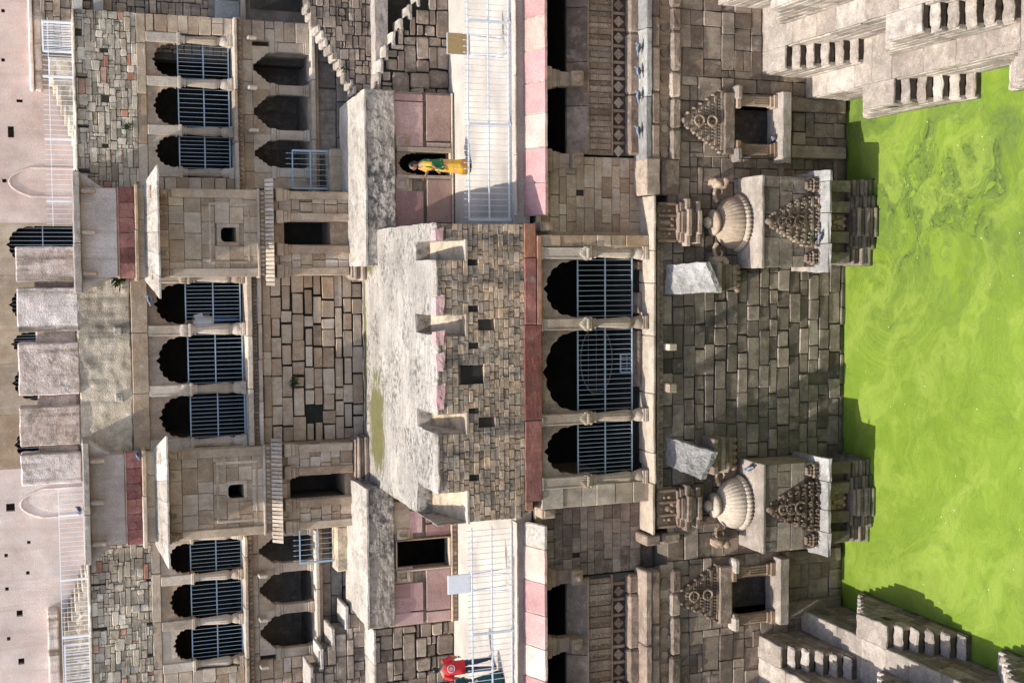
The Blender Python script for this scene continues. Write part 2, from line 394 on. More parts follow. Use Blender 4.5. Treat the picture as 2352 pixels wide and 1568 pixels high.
def masonry(parent, rects, Y, mat, gap=.012, depth=.10, soft=.12, prot=.02, name='stone', limit=300, tilt=.6, seed=0, xf=None, alt=None, altp=.04):
    """each stone an object of its own; past the limit the smallest go into one part. xf maps local (x,y,z) to the world (default facade)"""
    q = random.Random(seed+5)
    rects = sorted(rects, key=lambda r_: -(r_[1]-r_[0])*(r_[3]-r_[2]))
    rest = MB()
    for n, (a, b, c, d) in enumerate(rects):
        w_, h = b-a-gap*(.25+2.3*q.random()**2), d-c-gap*(.25+2.3*q.random()**2)
        if w_ < .02 or h < .02: continue
        asp = min(ASP, key=lambda s: abs(math.log(s/(w_/h))))
        me = stone_mesh(alt if alt and q.random() < altp else mat, asp, q.randrange(5), soft)
        M = Matrix.Translation(((a+b)/2, Y-depth*.3+q.uniform(-prot, prot), (c+d)/2)) @ Matrix.Rotation(R(q.uniform(-tilt, tilt)), 4, 'Y') @ Matrix.Rotation(R(q.uniform(-tilt, tilt)*1.5), 4, 'Z') @ Matrix.Diagonal((w_/asp, depth, h, 1))
        if xf: M = xf @ M
        if n < limit: inst(name, me, M, parent)
        else: rest.add([M @ v.co for v in me.vertices], [list(p.vertices) for p in me.polygons])
    if rest.v: rest.build('small_'+name+'s', mat, parent, kind='stuff')
def row(parent, cuts, y0, y1, z0, z1, mat, name='slab', c=.02, gap=.012, jy=.02, jz=.012, rough=None, seed=0):
    """a course of separate long blocks butted end to end"""
    q = random.Random(seed)
    for a, b in zip(cuts[:-1], cuts[1:]):
        dy, dz = q.uniform(-jy, jy), q.uniform(-jz, jz)
        MB().cbox(a+gap/2, b-gap/2, y0+dy, y1, z0+dz*.3, z1+dz, c).build(name, mat, parent, rough=rough)
def cuts(a, b, w, seed=0, j=.3):
    q = random.Random(seed); xs = [a]
    while b-xs[-1] > w*1.5: xs.append(xs[-1]+w*q.uniform(1-j, 1+j))
    return xs+[b]
def arch(xl, xr, zs, zt, n=9, sag=.08, tip=.05, pw=.85):
    """multifoil arch outline from left springing to right springing"""
    c, hw, hh = (xl+xr)/2, (xr-xl)/2, zt-zs
    pts = []
    base = []
    for i in range(n+1):
        a = math.pi*(1-i/n); base.append((c+hw*math.cos(a), zs+hh*(max(0, math.sin(a))**pw)))
    for i in range(n):
        (x0, z0), (x1, z1) = base[i], base[i+1]
        dx, dz = x1-x0, z1-z0; L = math.hypot(dx, dz); nx, nz = -dz/L, dx/L
        for k in range(6):
            t = k/6; s = sag*math.sin(math.pi*t)**.6 if 0 < t < 1 else 0
            zz = z0+dz*t+nz*s
            if i == n//2: zz += tip*max(0, 1-abs(t-.5)*3)
            pts.append((x0+dx*t+nx*s, zz))
    pts.append(base[-1]); return pts
def stepped(xl, xr, zs, zt, n=4, tw=.22):
    """corbelled bracket-arch outline: rounded steps up to a narrow top"""
    c, hw, hh = (xl+xr)/2, (xr-xl)/2, zt-zs
    L = []
    for i in range(n):
        x0 = -hw+(hw*(1-tw))*i/n; x1 = -hw+(hw*(1-tw))*(i+1)/n
        z0 = hh*i/n; z1 = hh*(i+1)/n
        for k in range(5):
            a = math.pi/2*k/4
            L.append((c+x0+(x1-x0)*math.sin(a)*.8+0.0, zs+z0+(z1-z0)*(1-math.cos(a))))
        L.append((c+x1, zs+z1-.0))
    return L+[(2*c-x, z) for x, z in L[::-1]]
def spandrel(parent, X0, X1, xl, xr, zs, zt, Z1, Y, th, mat, style='cusp', name='spandrel', **kw):
    if style == 'cusp':
        e = kw.get('sag', .08)*.9; xl += e; xr -= e; zt -= e*.6
    pts = arch(xl, xr, zs, zt, **kw) if style == 'cusp' else stepped(xl, xr, zs, zt, **kw)
    poly = ([(X0, zs)] if xl > X0+1e-3 else []) + pts + ([(X1, zs)] if xr < X1-1e-3 else []) + [(X1, Z1), (X0, Z1)]
    return MB().prism(poly, Y, Y+th).build(name, mat, parent)
def baluster(parent, x, y, z0, z1, r_, mat='pillar_stone', name='pillar', bracket=None):
    """vase shaft with flutes on a petalled base"""
    h = z1-z0; p = MB()
    b = .2*h
    sq = r_*1.25
    base = MB(); base.cbox(x-sq, x+sq, y-sq, y+sq, z0, z0+.06*h, .012); base.cbox(x-sq*.93, x+sq*.93, y-sq*.93, y+sq*.93, z0+.06*h, z0+.10*h, .01)
    base.lathe([(r_*1.15, .10*h), (r_*1.22, .13*h), (r_*1.1, .19*h), (r_*.8, .24*h), (r_*.78, .26*h), (r_*.98, .265*h), (r_*.98, .28*h)], (x, y, z0), 20)
    o = MB()
    prof = [(r_*.9, .28*h), (r_*1.06, .31*h), (r_*1.1, .37*h), (r_*1.0, .5*h), (r_*.86, .7*h), (r_*.76, .86*h), (r_*.72, .90*h)]
    o.lathe(prof, (x, y, z0), 40, flute=lambda j, i: 1.0 if i % 4 else .88)
    sh = o.build(name, mat, parent)
    base.build('pillar_base', mat, sh)
    cpx = MB().lathe([(r_*.8, .9*h), (r_*.95, .905*h), (r_*.95, .92*h), (r_*.8, .93*h), (r_*.85, .95*h), (r_*1.2, .985*h), (r_*1.25, h)], (x, y, z0), 20)
    cpx.build('pillar_capital', mat, sh)
def railing(name, label, pts, h, Y, nb, rails=(0, .5, 1), group='steel railings in the arches', mat='steel_paint', rw=.036, bw=.0145, spike=0., posts=(), cat='railing', below=0.):
    """pts: two foot points (X,Z) left and right; bars stand between"""
    (xa, za), (xb, zb) = pts
    t = thing(name, label, cat, ((xa+xb)/2, Y, (za+zb)/2), group)
    for k in rails:
        MB().bar((xa, Y, za+h*k), (xb, Y, zb+h*k), rw).build('rail', mat, t)
    bm_ = None
    for i in range(nb):
        f = (i+.5)/nb; x, z = xa+(xb-xa)*f, za+(zb-za)*f
        if bm_ is None:
            b = MB(); b.bar((x, Y-.003, z-below), (x, Y-.003, z+h+spike), bw)
            if spike: b.tube((x, Y-.003, z+h+spike*.6), (x, Y-.003, z+h+spike*.75), .006, 4, .02); b.tube((x, Y-.003, z+h+spike*.75), (x, Y-.003, z+h+spike*1.15), .02, 4, .001)
            first = b.build('bar', mat, t); bm_ = (first.data, first.location.copy(), x, z)
        else:
            o = bpy.data.objects.new('bar', bm_[0]); COL.objects.link(o); o.parent = t
            o.location = bm_[1]+Vector((x-bm_[2], 0, z-bm_[3]))
    for f in posts:
        x, z = xa+(xb-xa)*f, za+(zb-za)*f
        MB().box(x-.03, x+.03, Y-.03, Y+.03, z-below, z+h).build('post', mat, t)
    return t
def room(parent, X0, X1, Y0, Y1, Z0, Z1, mat='shade_dark_stone', name='inner_wall'):
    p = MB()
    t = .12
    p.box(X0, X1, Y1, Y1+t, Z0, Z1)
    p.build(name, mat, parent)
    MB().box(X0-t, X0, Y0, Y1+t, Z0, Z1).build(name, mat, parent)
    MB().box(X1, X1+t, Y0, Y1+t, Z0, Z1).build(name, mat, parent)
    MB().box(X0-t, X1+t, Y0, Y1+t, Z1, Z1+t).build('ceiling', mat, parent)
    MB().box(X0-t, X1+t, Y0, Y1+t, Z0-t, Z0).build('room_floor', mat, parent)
# ================================================================ WATER
def water_material():
    M = bpy.data.materials.new('algae_water'); M.use_nodes = True; t = M.node_tree
    bs = t.nodes['Principled BSDF']; bs.inputs['Roughness'].default_value = .38; bs.inputs['Specular IOR Level'].default_value = .3
    pos = NN(t, 'ShaderNodeNewGeometry').outputs['Position']
    warp = NN(t, 'ShaderNodeTexNoise'); warp.inputs['Scale'].default_value = .45; warp.inputs['Detail'].default_value = 3
    t.links.new(pos, warp.inputs['Vector'])
    sub = NN(t, 'ShaderNodeVectorMath', operation='SUBTRACT'); t.links.new(warp.outputs['Color'], sub.inputs[0]); sub.inputs[1].default_value = (.5, .5, .5)
    sc = NN(t, 'ShaderNodeVectorMath', operation='SCALE'); t.links.new(sub.outputs[0], sc.inputs[0]); sc.inputs['Scale'].default_value = 4.0
    ad = NN(t, 'ShaderNodeVectorMath', operation='ADD'); t.links.new(pos, ad.inputs[0]); t.links.new(sc.outputs[0], ad.inputs[1])
    # eddy beside the shrine: coordinates turned round its centre more strongly near it
    v = NN(t, 'ShaderNodeVectorRotate', rotation_type='Z_AXIS'); v.inputs['Center'].default_value = (2.2, 28.3, 0)
    dist = NN(t, 'ShaderNodeVectorMath', operation='DISTANCE'); t.links.new(pos, dist.inputs[0]); dist.inputs[1].default_value = (2.2, 28.3, 0)
    ang = math_(t, 'MULTIPLY', math_(t, 'POWER', 2.718, math_(t, 'MULTIPLY', dist.outputs['Value'], -.75)), 9.)
    t.links.new(pos, v.inputs['Vector']); t.links.new(ang, v.inputs['Angle'])
    sw = tex_noise(t, mapped(t, v.outputs[0], (.5, 4.5, 1)), 1.3, 6, .6)
    n1 = tex_noise(t, mapped(t, ad.outputs[0], (1, 1, 1)), .8, 7, .62, .6)
    n2 = tex_noise(t, pos, 24., 4, .75)
    n3 = tex_noise(t, pos, .16, 3, .5)
    c = ramp(t, n1, [(.35, (.128, .195, .022)), (.5, (.148, .222, .025)), (.66, (.175, .25, .032))])
    near = ramp(t, dist.outputs['Value'], [(.0, 1.), (.999, 1.)])
    nf = math_(t, 'MULTIPLY', math_(t, 'MINIMUM', math_(t, 'MAXIMUM', math_(t, 'SUBTRACT', 1.7, math_(t, 'MULTIPLY', dist.outputs['Value'], .62)), 0.), 1.), .8)
    c = mixrgb(t, 'MIX', nf, c, ramp(t, sw, [(.33, (.095, .148, .02)), (.5, (.148, .222, .024)), (.66, (.215, .29, .042))]))
    # dull broken scum drifting on the sunlit side
    sx = NN(t, 'ShaderNodeSeparateXYZ'); t.links.new(pos, sx.inputs[0])
    side = ramp(t, math_(t, 'MULTIPLY_ADD', sx.outputs[0], .12, .28), [(.2, 0.), (1., 1.)])
    dull = tex_noise(t, ad.outputs[0], .42, 5, .6, .8)
    df = math_(t, 'MULTIPLY', ramp(t, dull, [(.40, 0.), (.55, 1.)]), side)
    c = mixrgb(t, 'MIX', math_(t, 'MULTIPLY', df, .8), c, (.105, .155, .036))
    vor = NN(t, 'ShaderNodeTexVoronoi', feature='DISTANCE_TO_EDGE'); vor.inputs['Scale'].default_value = 2.6
    t.links.new(ad.outputs[0], vor.inputs['Vector'])
    cr_ = math_(t, 'MULTIPLY', math_(t, 'MULTIPLY', ramp(t, vor.outputs['Distance'], [(.01, 1.), (.16, 0.)]), ramp(t, n2, [(.5, 0.), (.58, 1.)])), math_(t, 'MULTIPLY', ramp(t, dull, [(.5, 0.), (.57, 1.)]), side))
    c = mixrgb(t, 'MIX', cr_, c, (.05, .075, .02))
    # loose broken scum on the sunlit side
    e1 = math_(t, 'POWER', math_(t, 'DIVIDE', math_(t, 'SUBTRACT', sx.outputs[0], 5.0), 2.1), 2.); e2 = math_(t, 'POWER', math_(t, 'DIVIDE', math_(t, 'SUBTRACT', sx.outputs[1], 26.0), 2.3), 2.)
    zone = math_(t, 'ADD', math_(t, 'SUBTRACT', math_(t, 'SUBTRACT', 1., e1), e2), math_(t, 'MULTIPLY', math_(t, 'SUBTRACT', dull, .5), 5.))
    zf = ramp(t, zone, [(.1, 0.), (.6, 1.)])
    c = mixrgb(t, 'MIX', math_(t, 'MULTIPLY', zf, .55), c, (.088, .13, .032))
    fleck = math_(t, 'MULTIPLY', ramp(t, tex_noise(t, ad.outputs[0], 6.5, 6, .75), [(.53, 0.), (.58, 1.)]), zf)
    c = mixrgb(t, 'MIX', math_(t, 'MULTIPLY', fleck, .85), c, (.035, .055, .014))
    lf_ = math_(t, 'MULTIPLY', ramp(t, tex_noise(t, ad.outputs[0], 3.1, 4, .6), [(.57, 0.), (.6, 1.)]), zf)
    c = mixrgb(t, 'MIX', math_(t, 'MULTIPLY', lf_, .7), c, (.20, .29, .035))
    sv = NN(t, 'ShaderNodeVectorRotate', rotation_type='Z_AXIS'); t.links.new(ad.outputs[0], sv.inputs['Vector']); sv.inputs['Angle'].default_value = R(38)
    sb = tex_noise(t, mapped(t, sv.outputs[0], (.16, .75, 1)), 1.0, 6, .6)
    c = mixrgb(t, 'MIX', math_(t, 'MULTIPLY', ramp(t, sb, [(.5, 0.), (.6, 1.)]), .6), c, (.225, .295, .05))
    rg = ramp(t, tex_noise(t, ad.outputs[0], .55, 4, .55, 1.2), [(.478, 0.), (.49, 1.), (.503, 0.)])
    c = mixrgb(t, 'MIX', math_(t, 'MULTIPLY', rg, .45), c, (.12, .175, .04))
    c = mixrgb(t, 'MULTIPLY', 1., c, ramp(t, n2, [(.3, .84), (.7, 1.12)]))
    fl = tex_noise(t, mapped(t, ad.outputs[0], (3.2, 9., 1)), 1.4, 6, .65)
    c = mixrgb(t, 'MULTIPLY', 1., c, ramp(t, fl, [(.36, .9), (.5, 1.0), (.66, 1.06)]))
    spk = math_(t, 'MULTIPLY', ramp(t, tex_noise(t, pos, 13., 3, .6), [(.60, 0.), (.66, 1.)]), ramp(t, tex_noise(t, pos, .7, 3, .6), [(.5, 0.), (.62, 1.)]))
    c = mixrgb(t, 'MIX', math_(t, 'MULTIPLY', spk, .55), c, (.07, .11, .02))
    c = mixrgb(t, 'MULTIPLY', 1., c, ramp(t, n3, [(.3, .88), (.7, 1.1)]))
    sp = NN(t, 'ShaderNodeTexVoronoi'); sp.inputs['Scale'].default_value = 3.6; sp.inputs['Randomness'].default_value = 1.
    t.links.new(pos, sp.inputs['Vector'])
    spf = math_(t, 'MULTIPLY', math_(t, 'LESS_THAN', sp.outputs['Distance'], .045), math_(t, 'GREATER_THAN', tex_noise(t, pos, 1.9, 2, .5), .5))
    c = mixrgb(t, 'MIX', spf, c, (.75, .8, .65))
    t.links.new(c, bs.inputs['Base Color'])
    b = NN(t, 'ShaderNodeBump'); b.inputs['Strength'].default_value = .12; b.inputs['Distance'].default_value = .02
    t.links.new(n2, b.inputs['Height']); t.links.new(b.outputs[0], bs.inputs['Normal'])
    MATS['algae_water'] = M
water_material()
tag(MB().add([(-16, 2, 0), (18, 2, 0), (18, 30.6, 0), (-16, 30.6, 0)], [(0, 1, 2, 3)]).build('water', 'algae_water'), kind='structure')

# ================================================================ STEPPED SIDES OF THE WELL
TIER, RUN, NS, PER = 1.42, .32, 5, 5.6
RISE = TIER/(NS+1)
def stair_block(s, i, face, wid, yc, label):
    """double flight against the terrace wall, plateau in the middle; s=+1 sunlit side, -1 shaded side"""
    z0 = i*TIER-(.25 if i == 0 else 0); zt = (i+1)*TIER
    hp = .62
    inn = face+s*wid
    t = thing('double_stair', label, 'stairs', (face+s*wid/2, yc, max(z0, 0)), 'double stairs on the well sides')
    q = random.Random(int(yc*10)+i*7+(s > 0))
    X = lambda a, b: (min(a, b), max(a, b))
    core = MB()
    for k in range(NS+1):
        zz = zt-(k)*RISE
        half = hp+k*RUN
        # core course, set back behind the face stones
        x0, x1 = X(face+s*.07, inn)
        core.box(x0, x1, yc-half+.02, yc+half-.02, zz-RISE-.001, zz-.085)
    core.build('core', 'grey_joint', t)
    x0, x1 = X(face-s*.015, inn)
    top = MB().cbox(x0, x1, yc-hp-.02, yc+hp+.02, zt-.085, zt, .02)
    top.build('plateau_slab', 'step_stone', t, rough=(.14, .02, 4))
    for k in range(1, NS+1):
        for d in (-1, 1):
            ya = yc+d*(hp+(k-1)*RUN); yb = yc+d*(hp+k*RUN+.015)
            if max(ya, yb) > 30.05: continue
            a, b = X(ya, yb)
            zz = zt-k*RISE
            MB().cbox(x0+q.uniform(-.015, .01), x1, a, b, zz-.09, zz+q.uniform(-.012, .012), .04).build('step', 'step_stone', t, rough=(.1, .03, 5))
    rs = []
    for k in range(NS+1):
        zz = zt-k*RISE-.085; half = hp+k*RUN
        lo, hi = yc-half+.01, min(yc+half-.01, 29.98)
        if hi < lo: continue
        cs = cuts(lo, hi, .55, seed=i*31+k*7+int(yc*3), j=.35)
        for a, b in zip(cs[:-1], cs[1:]):
            zlo = zz-RISE+(.0 if k < NS else 0)
            if zlo < -.24: zlo = -.24
            rs.append((a, b, zlo, zz) if s < 0 else (-b, -a, zlo, zz))
    xf = Matrix(((0, -1, 0, 0), (1, 0, 0, 0), (0, 0, 1, 0), (0, 0, 0, 1))) if s < 0 else Matrix(((0, 1, 0, 0), (-1, 0, 0, 0), (0, 0, 1, 0), (0, 0, 0, 1)))
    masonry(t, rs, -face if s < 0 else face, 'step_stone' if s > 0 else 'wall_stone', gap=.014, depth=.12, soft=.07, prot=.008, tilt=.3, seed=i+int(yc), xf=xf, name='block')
    if i == 0:
        a, b = yc-hp*.55, yc-hp*.05
        MB().box(*X(face-s*.045, face+s*.01), a, b, zt-RISE-.2, zt-RISE-.03).build('drain_hole', 'shade_dark_stone', t)
    return t
words = ['at the water edge', 'on the lowest ledge', 'on the second ledge', 'on the third ledge']
for s, nm in ((1, 'sunlit'), (-1, 'shaded')):
    f0 = 7.08 if s > 0 else 6.5
    for i in range(4):
        face = s*(f0+1.22*i); wid = .62; inn = face+s*wid; nxt = s*(f0+1.22*(i+1))
        z1 = (i+1)*TIER
        X = lambda a, b: (min(a, b), max(a, b))
        tr = thing('step_terrace', f'pale stone ledge and wall, {["lowest", "second", "third", "fourth"][i]} tier of the {nm} side of the well', 'terrace', ((inn+nxt)/2, 25, max(0, i*TIER)))
        ys = cuts(17.5, 29.985, 1.05, seed=i*3+(s > 0))
        for a, b in zip(ys[:-1], ys[1:]):
            xx = X(inn-s*.012+s*rnd.uniform(-.012, .012), nxt+s*.74)
            MB().cbox(*xx, a+.004, b-.004, z1-.11, z1+rnd.uniform(-.008, .008), .02).build('ledge_slab', 'step_stone', tr, rough=(.16, .02, 4))
        MB().box(*X(inn+s*.1, nxt+s*.74), 17.5, 29.98, i*TIER-.3, z1-.11).build('backing', 'grey_joint', tr)
        rs = []
        for a, b, c, d in lay(20.2, 29.97, i*TIER-(.2 if i == 0 else 0), z1-.115, .24, (.4, .85), jit=.12, seed=i+40*(s > 0)):
            rs.append((a, b, c, d) if s < 0 else (-b, -a, c, d))
        xf = Matrix(((0, -1, 0, 0), (1, 0, 0, 0), (0, 0, 1, 0), (0, 0, 0, 1))) if s < 0 else Matrix(((0, 1, 0, 0), (-1, 0, 0, 0), (0, 0, 1, 0), (0, 0, 0, 1)))
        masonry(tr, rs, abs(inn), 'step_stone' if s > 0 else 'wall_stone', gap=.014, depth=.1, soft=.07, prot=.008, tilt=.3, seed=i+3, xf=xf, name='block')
        for n, yc in enumerate([26.7, 21.1] if i % 2 == 0 else [29.5, 23.9]):
            if i >= 2 and n == 1: continue
            stair_block(s, i, face, wid, yc, f'{nm} double stair {words[i]}, {"next to" if n == 0 else "second from"} the facade')

# ================================================================ LOWER MASONRY WALL UNDER THE PORCH AND ITS SIDES
YW = 30.0
pz = P(1512, 840, YW)[1]
PX0, PX1 = P(1500, 1165, YW)[0], P(1500, 527, YW)[0]          # porch width
lw = thing('masonry_wall', 'dark coursed stone wall rising from the green water between the two shrines', 'wall', (0, YW, 0))
hole = gr('C2', 1062, 912, 1175, 1012, YW)
hl = [hole, gr('D2', 350, 1010, 430, 1085, YW)]
MB().box(PX0-.4, PX1+.4, YW+.06, YW+1.2, -.3, pz).build('wall_core', 'grey_joint', lw)
rs = lay(PX0-.35, PX1+.35, -.15, pz-.02, .335, (.38, 1.0), holes=hl, jit=.2, seed=4)
masonry(lw, rs, YW, 'wet_stone', gap=.026, depth=.10, soft=.055, prot=.03, tilt=1.0, seed=2)
for cy0, cy1 in ((803, 848), (1072, 1132)):
    a = gr('C2', 1100, cy0, 1185, cy1, YW)
    MB().cbox(a[0], a[1], YW-.42, YW+.05, a[2]+.12, a[3]-.02, .02).build('corbel', 'pillar_stone', lw, rough=(.12, .01))
MB().box(hole[0], hole[1], YW+.02, YW+.055, hole[2], hole[3]).build('hole_back', 'shade_dark_stone', lw)

for s, nm, lab in ((1, 'r', 'brown ashlar wall with a niche beside the sunlit steps, behind the water'), (-1, 'l', 'brown ashlar wall with a niche beside the shaded steps, behind the water')):
    zt = P(1532, 300 if s > 0 else 1400, YW)[1]
    xa, xb = (PX1+.35, 12.5) if s > 0 else (-12., PX0-.35)
    wl = thing('masonry_wall', lab, 'wall', ((xa+xb)/2, YW, 0))
    if s > 0: hl = [rect(1686, 246, 1794, 330, YW)]
    else: hl = [rect(1682, 1325, 1786, 1408, YW)]
    h = hl[0]
    cw = MB()
    for a in ((xa, h[0], -.3, zt), (h[1], xb, -.3, zt), (h[0], h[1], -.3, h[2]), (h[0], h[1], h[3], zt)):
        cw.box(a[0], a[1], YW+.05, YW+1.4, a[2], a[3])
    cw.build('wall_core', 'grey_joint', wl)
    rs = quilt(xa, xb, -.2, zt, .23, .235, holes=hl, seed=8+s)
    masonry(wl, rs, YW, 'wall_stone', gap=.012, depth=.1, soft=.045, prot=.025, tilt=.6, seed=4+s)
    # pilaster ribs that hold the wall foot (plain posts under the niche sill)
    # ---------------- niche
    nx = thing('wall_niche', ('carved stone niche with stepped gable and pale sill beside the sunlit steps' if s > 0 else 'carved stone niche with stepped gable and pale sill beside the shaded steps'), 'niche', ((h[0]+h[1])/2, YW, h[2]))
    MB().box(h[0]-.3, h[1]+.3, YW+.75, YW+.9, h[2]-.05, h[3]+.05).build('niche_back', 'wet_stone', nx)
    for a, b in ((h[0]-.07, h[0]+.0), (h[1]-.0, h[1]+.07)): MB().box(a, b, YW+.052, YW+.75, h[2], h[3]).build('jamb', 'wet_stone', nx)
    px = (lambda *a: rect(*a, YW-.2)) if True else None
    if s > 0: posts, sill, lint, ped, low = [(1690, 217, 1790, 248), (1690, 327, 1790, 360)], (1784, 214, 1811, 377), (1664, 212, 1688, 355), (1576, 206, 1664, 348), [(1816, 228, 1944, 258), (1816, 336, 1944, 364)]
    else: posts, sill, lint, ped, low = [(1680, 1295, 1783, 1326), (1682, 1406, 1783, 1436)], (1779, 1277, 1806, 1427), (1653, 1300, 1682, 1432), (1562, 1302, 1655, 1432), [(1812, 1262, 1932, 1292), (1812, 1376, 1932, 1408)]
    for p_ in posts:
        a = px(*p_); w_ = a[1]-a[0]; hh = a[3]-a[2]
        o = MB(); o.cbox(a[0], a[1], YW-.26, YW+.03, a[2], a[2]+.14*hh, .015); o.cbox(a[0]+.03, a[1]-.03, YW-.22, YW+.03, a[2]+.14*hh, a[2]+.22*hh, .02)
        o.cbox(a[0]+.05, a[1]-.05, YW-.19, YW+.03, a[2]+.22*hh, a[2]+.82*hh, .02)
        for k in range(3): o.cbox(a[0]+.085+k*.06*w_/.36, a[0]+.12+k*.06*w_/.36, YW-.205, YW-.18, a[2]+.26*hh, a[2]+.6*hh, .006)
        o.cbox(a[0]+.02, a[1]-.02, YW-.23, YW+.03, a[2]+.82*hh, a[2]+.9*hh, .02); o.cbox(a[0]-.04, a[1]+.04, YW-.28, YW+.03, a[2]+.9*hh, a[3], .02)
        o.build('niche_post', 'carved_stone', nx)
    a = px(*sill); MB().cbox(a[0], a[1], YW-.5, YW+.3, a[2]+.1, a[3], .02).build('sill', 'step_stone', nx, rough=(.15, .015))
    a = px(*lint); MB().cbox(a[0], a[1], YW-.22, YW+.03, a[2], a[3], .03).build('lintel', 'wall_stone', nx, rough=(.2, .02))
    for e in (0, 1):
        xx = a[0] if e == 0 else a[1]
        MB().cbox(xx-.2, xx+.2, YW-.38, YW+.02, a[2]-.16, a[2]+.03, .05).build('bracket', 'step_stone', nx, rough=(.1, .02))
    # stepped gable of carved tiers
    a = px(*ped); n = 6; hh = (a[3]-a[2])/n; xm = (a[0]+a[1])/2; hw = (a[1]-a[0])/2
    gb = MB()
    for k in range(n):
        w_ = hw*(1-k/(n+.6)); z = a[2]+k*hh
        gb.cbox(xm-w_, xm+w_, YW-.16+.012*k, YW+.02, z, z+hh*.42, .01); gb.cbox(xm-w_*.93, xm+w_*.93, YW-.11, YW+.02, z+hh*.42, z+hh, .01)
        m_ = max(1, int(w_/.09))
        for j in range(-m_, m_+1):
            if k < n-1 and abs(j) < m_-1: gb.cbox(xm+j*w_/m_*.9-.025, xm+j*w_/m_*.9+.025, YW-.15, YW-.1, z+hh*.45, z+hh*.85, .008)
        for e in (-1, 1):
            gb.ball((xm+e*w_, YW-.1, z+hh*.5), .055, .09, .07, 6, 4)
    gb.lathe([(.0, 0), (.09, .02), (.1, .07), (.05, .12), (0, .16)], (xm, YW-.08, a[3]-.02), 10)
    gab = gb.build('carved_gable', 'dark_carved', nx)
    for zz in (a[2]+hh*1.9, a[2]+hh*3.9):
        o = MB(); rr = .14
        for k in range(14):
            b0, b1 = 2*math.pi*k/14, 2*math.pi*(k+1)/14
            o.tube((xm+rr*math.cos(b0), YW-.2, zz+rr*math.sin(b0)), (xm+rr*math.cos(b1), YW-.2, zz+rr*math.sin(b1)), .035, 5)
        o.build('rosette_ring', 'carved_stone', gab)
    for p_ in low:
        a = px(*p_); fp = MB().cbox(a[0], a[1], YW-.2, YW+.03, max(a[2], -.1), a[3], .02).build('foot_post', 'wall_stone', nx)
        MB().cbox(a[0]-.04, a[1]+.04, YW-.28, YW+.03, a[3], a[3]+.13, .02).build('post_cap', 'wall_stone', fp)
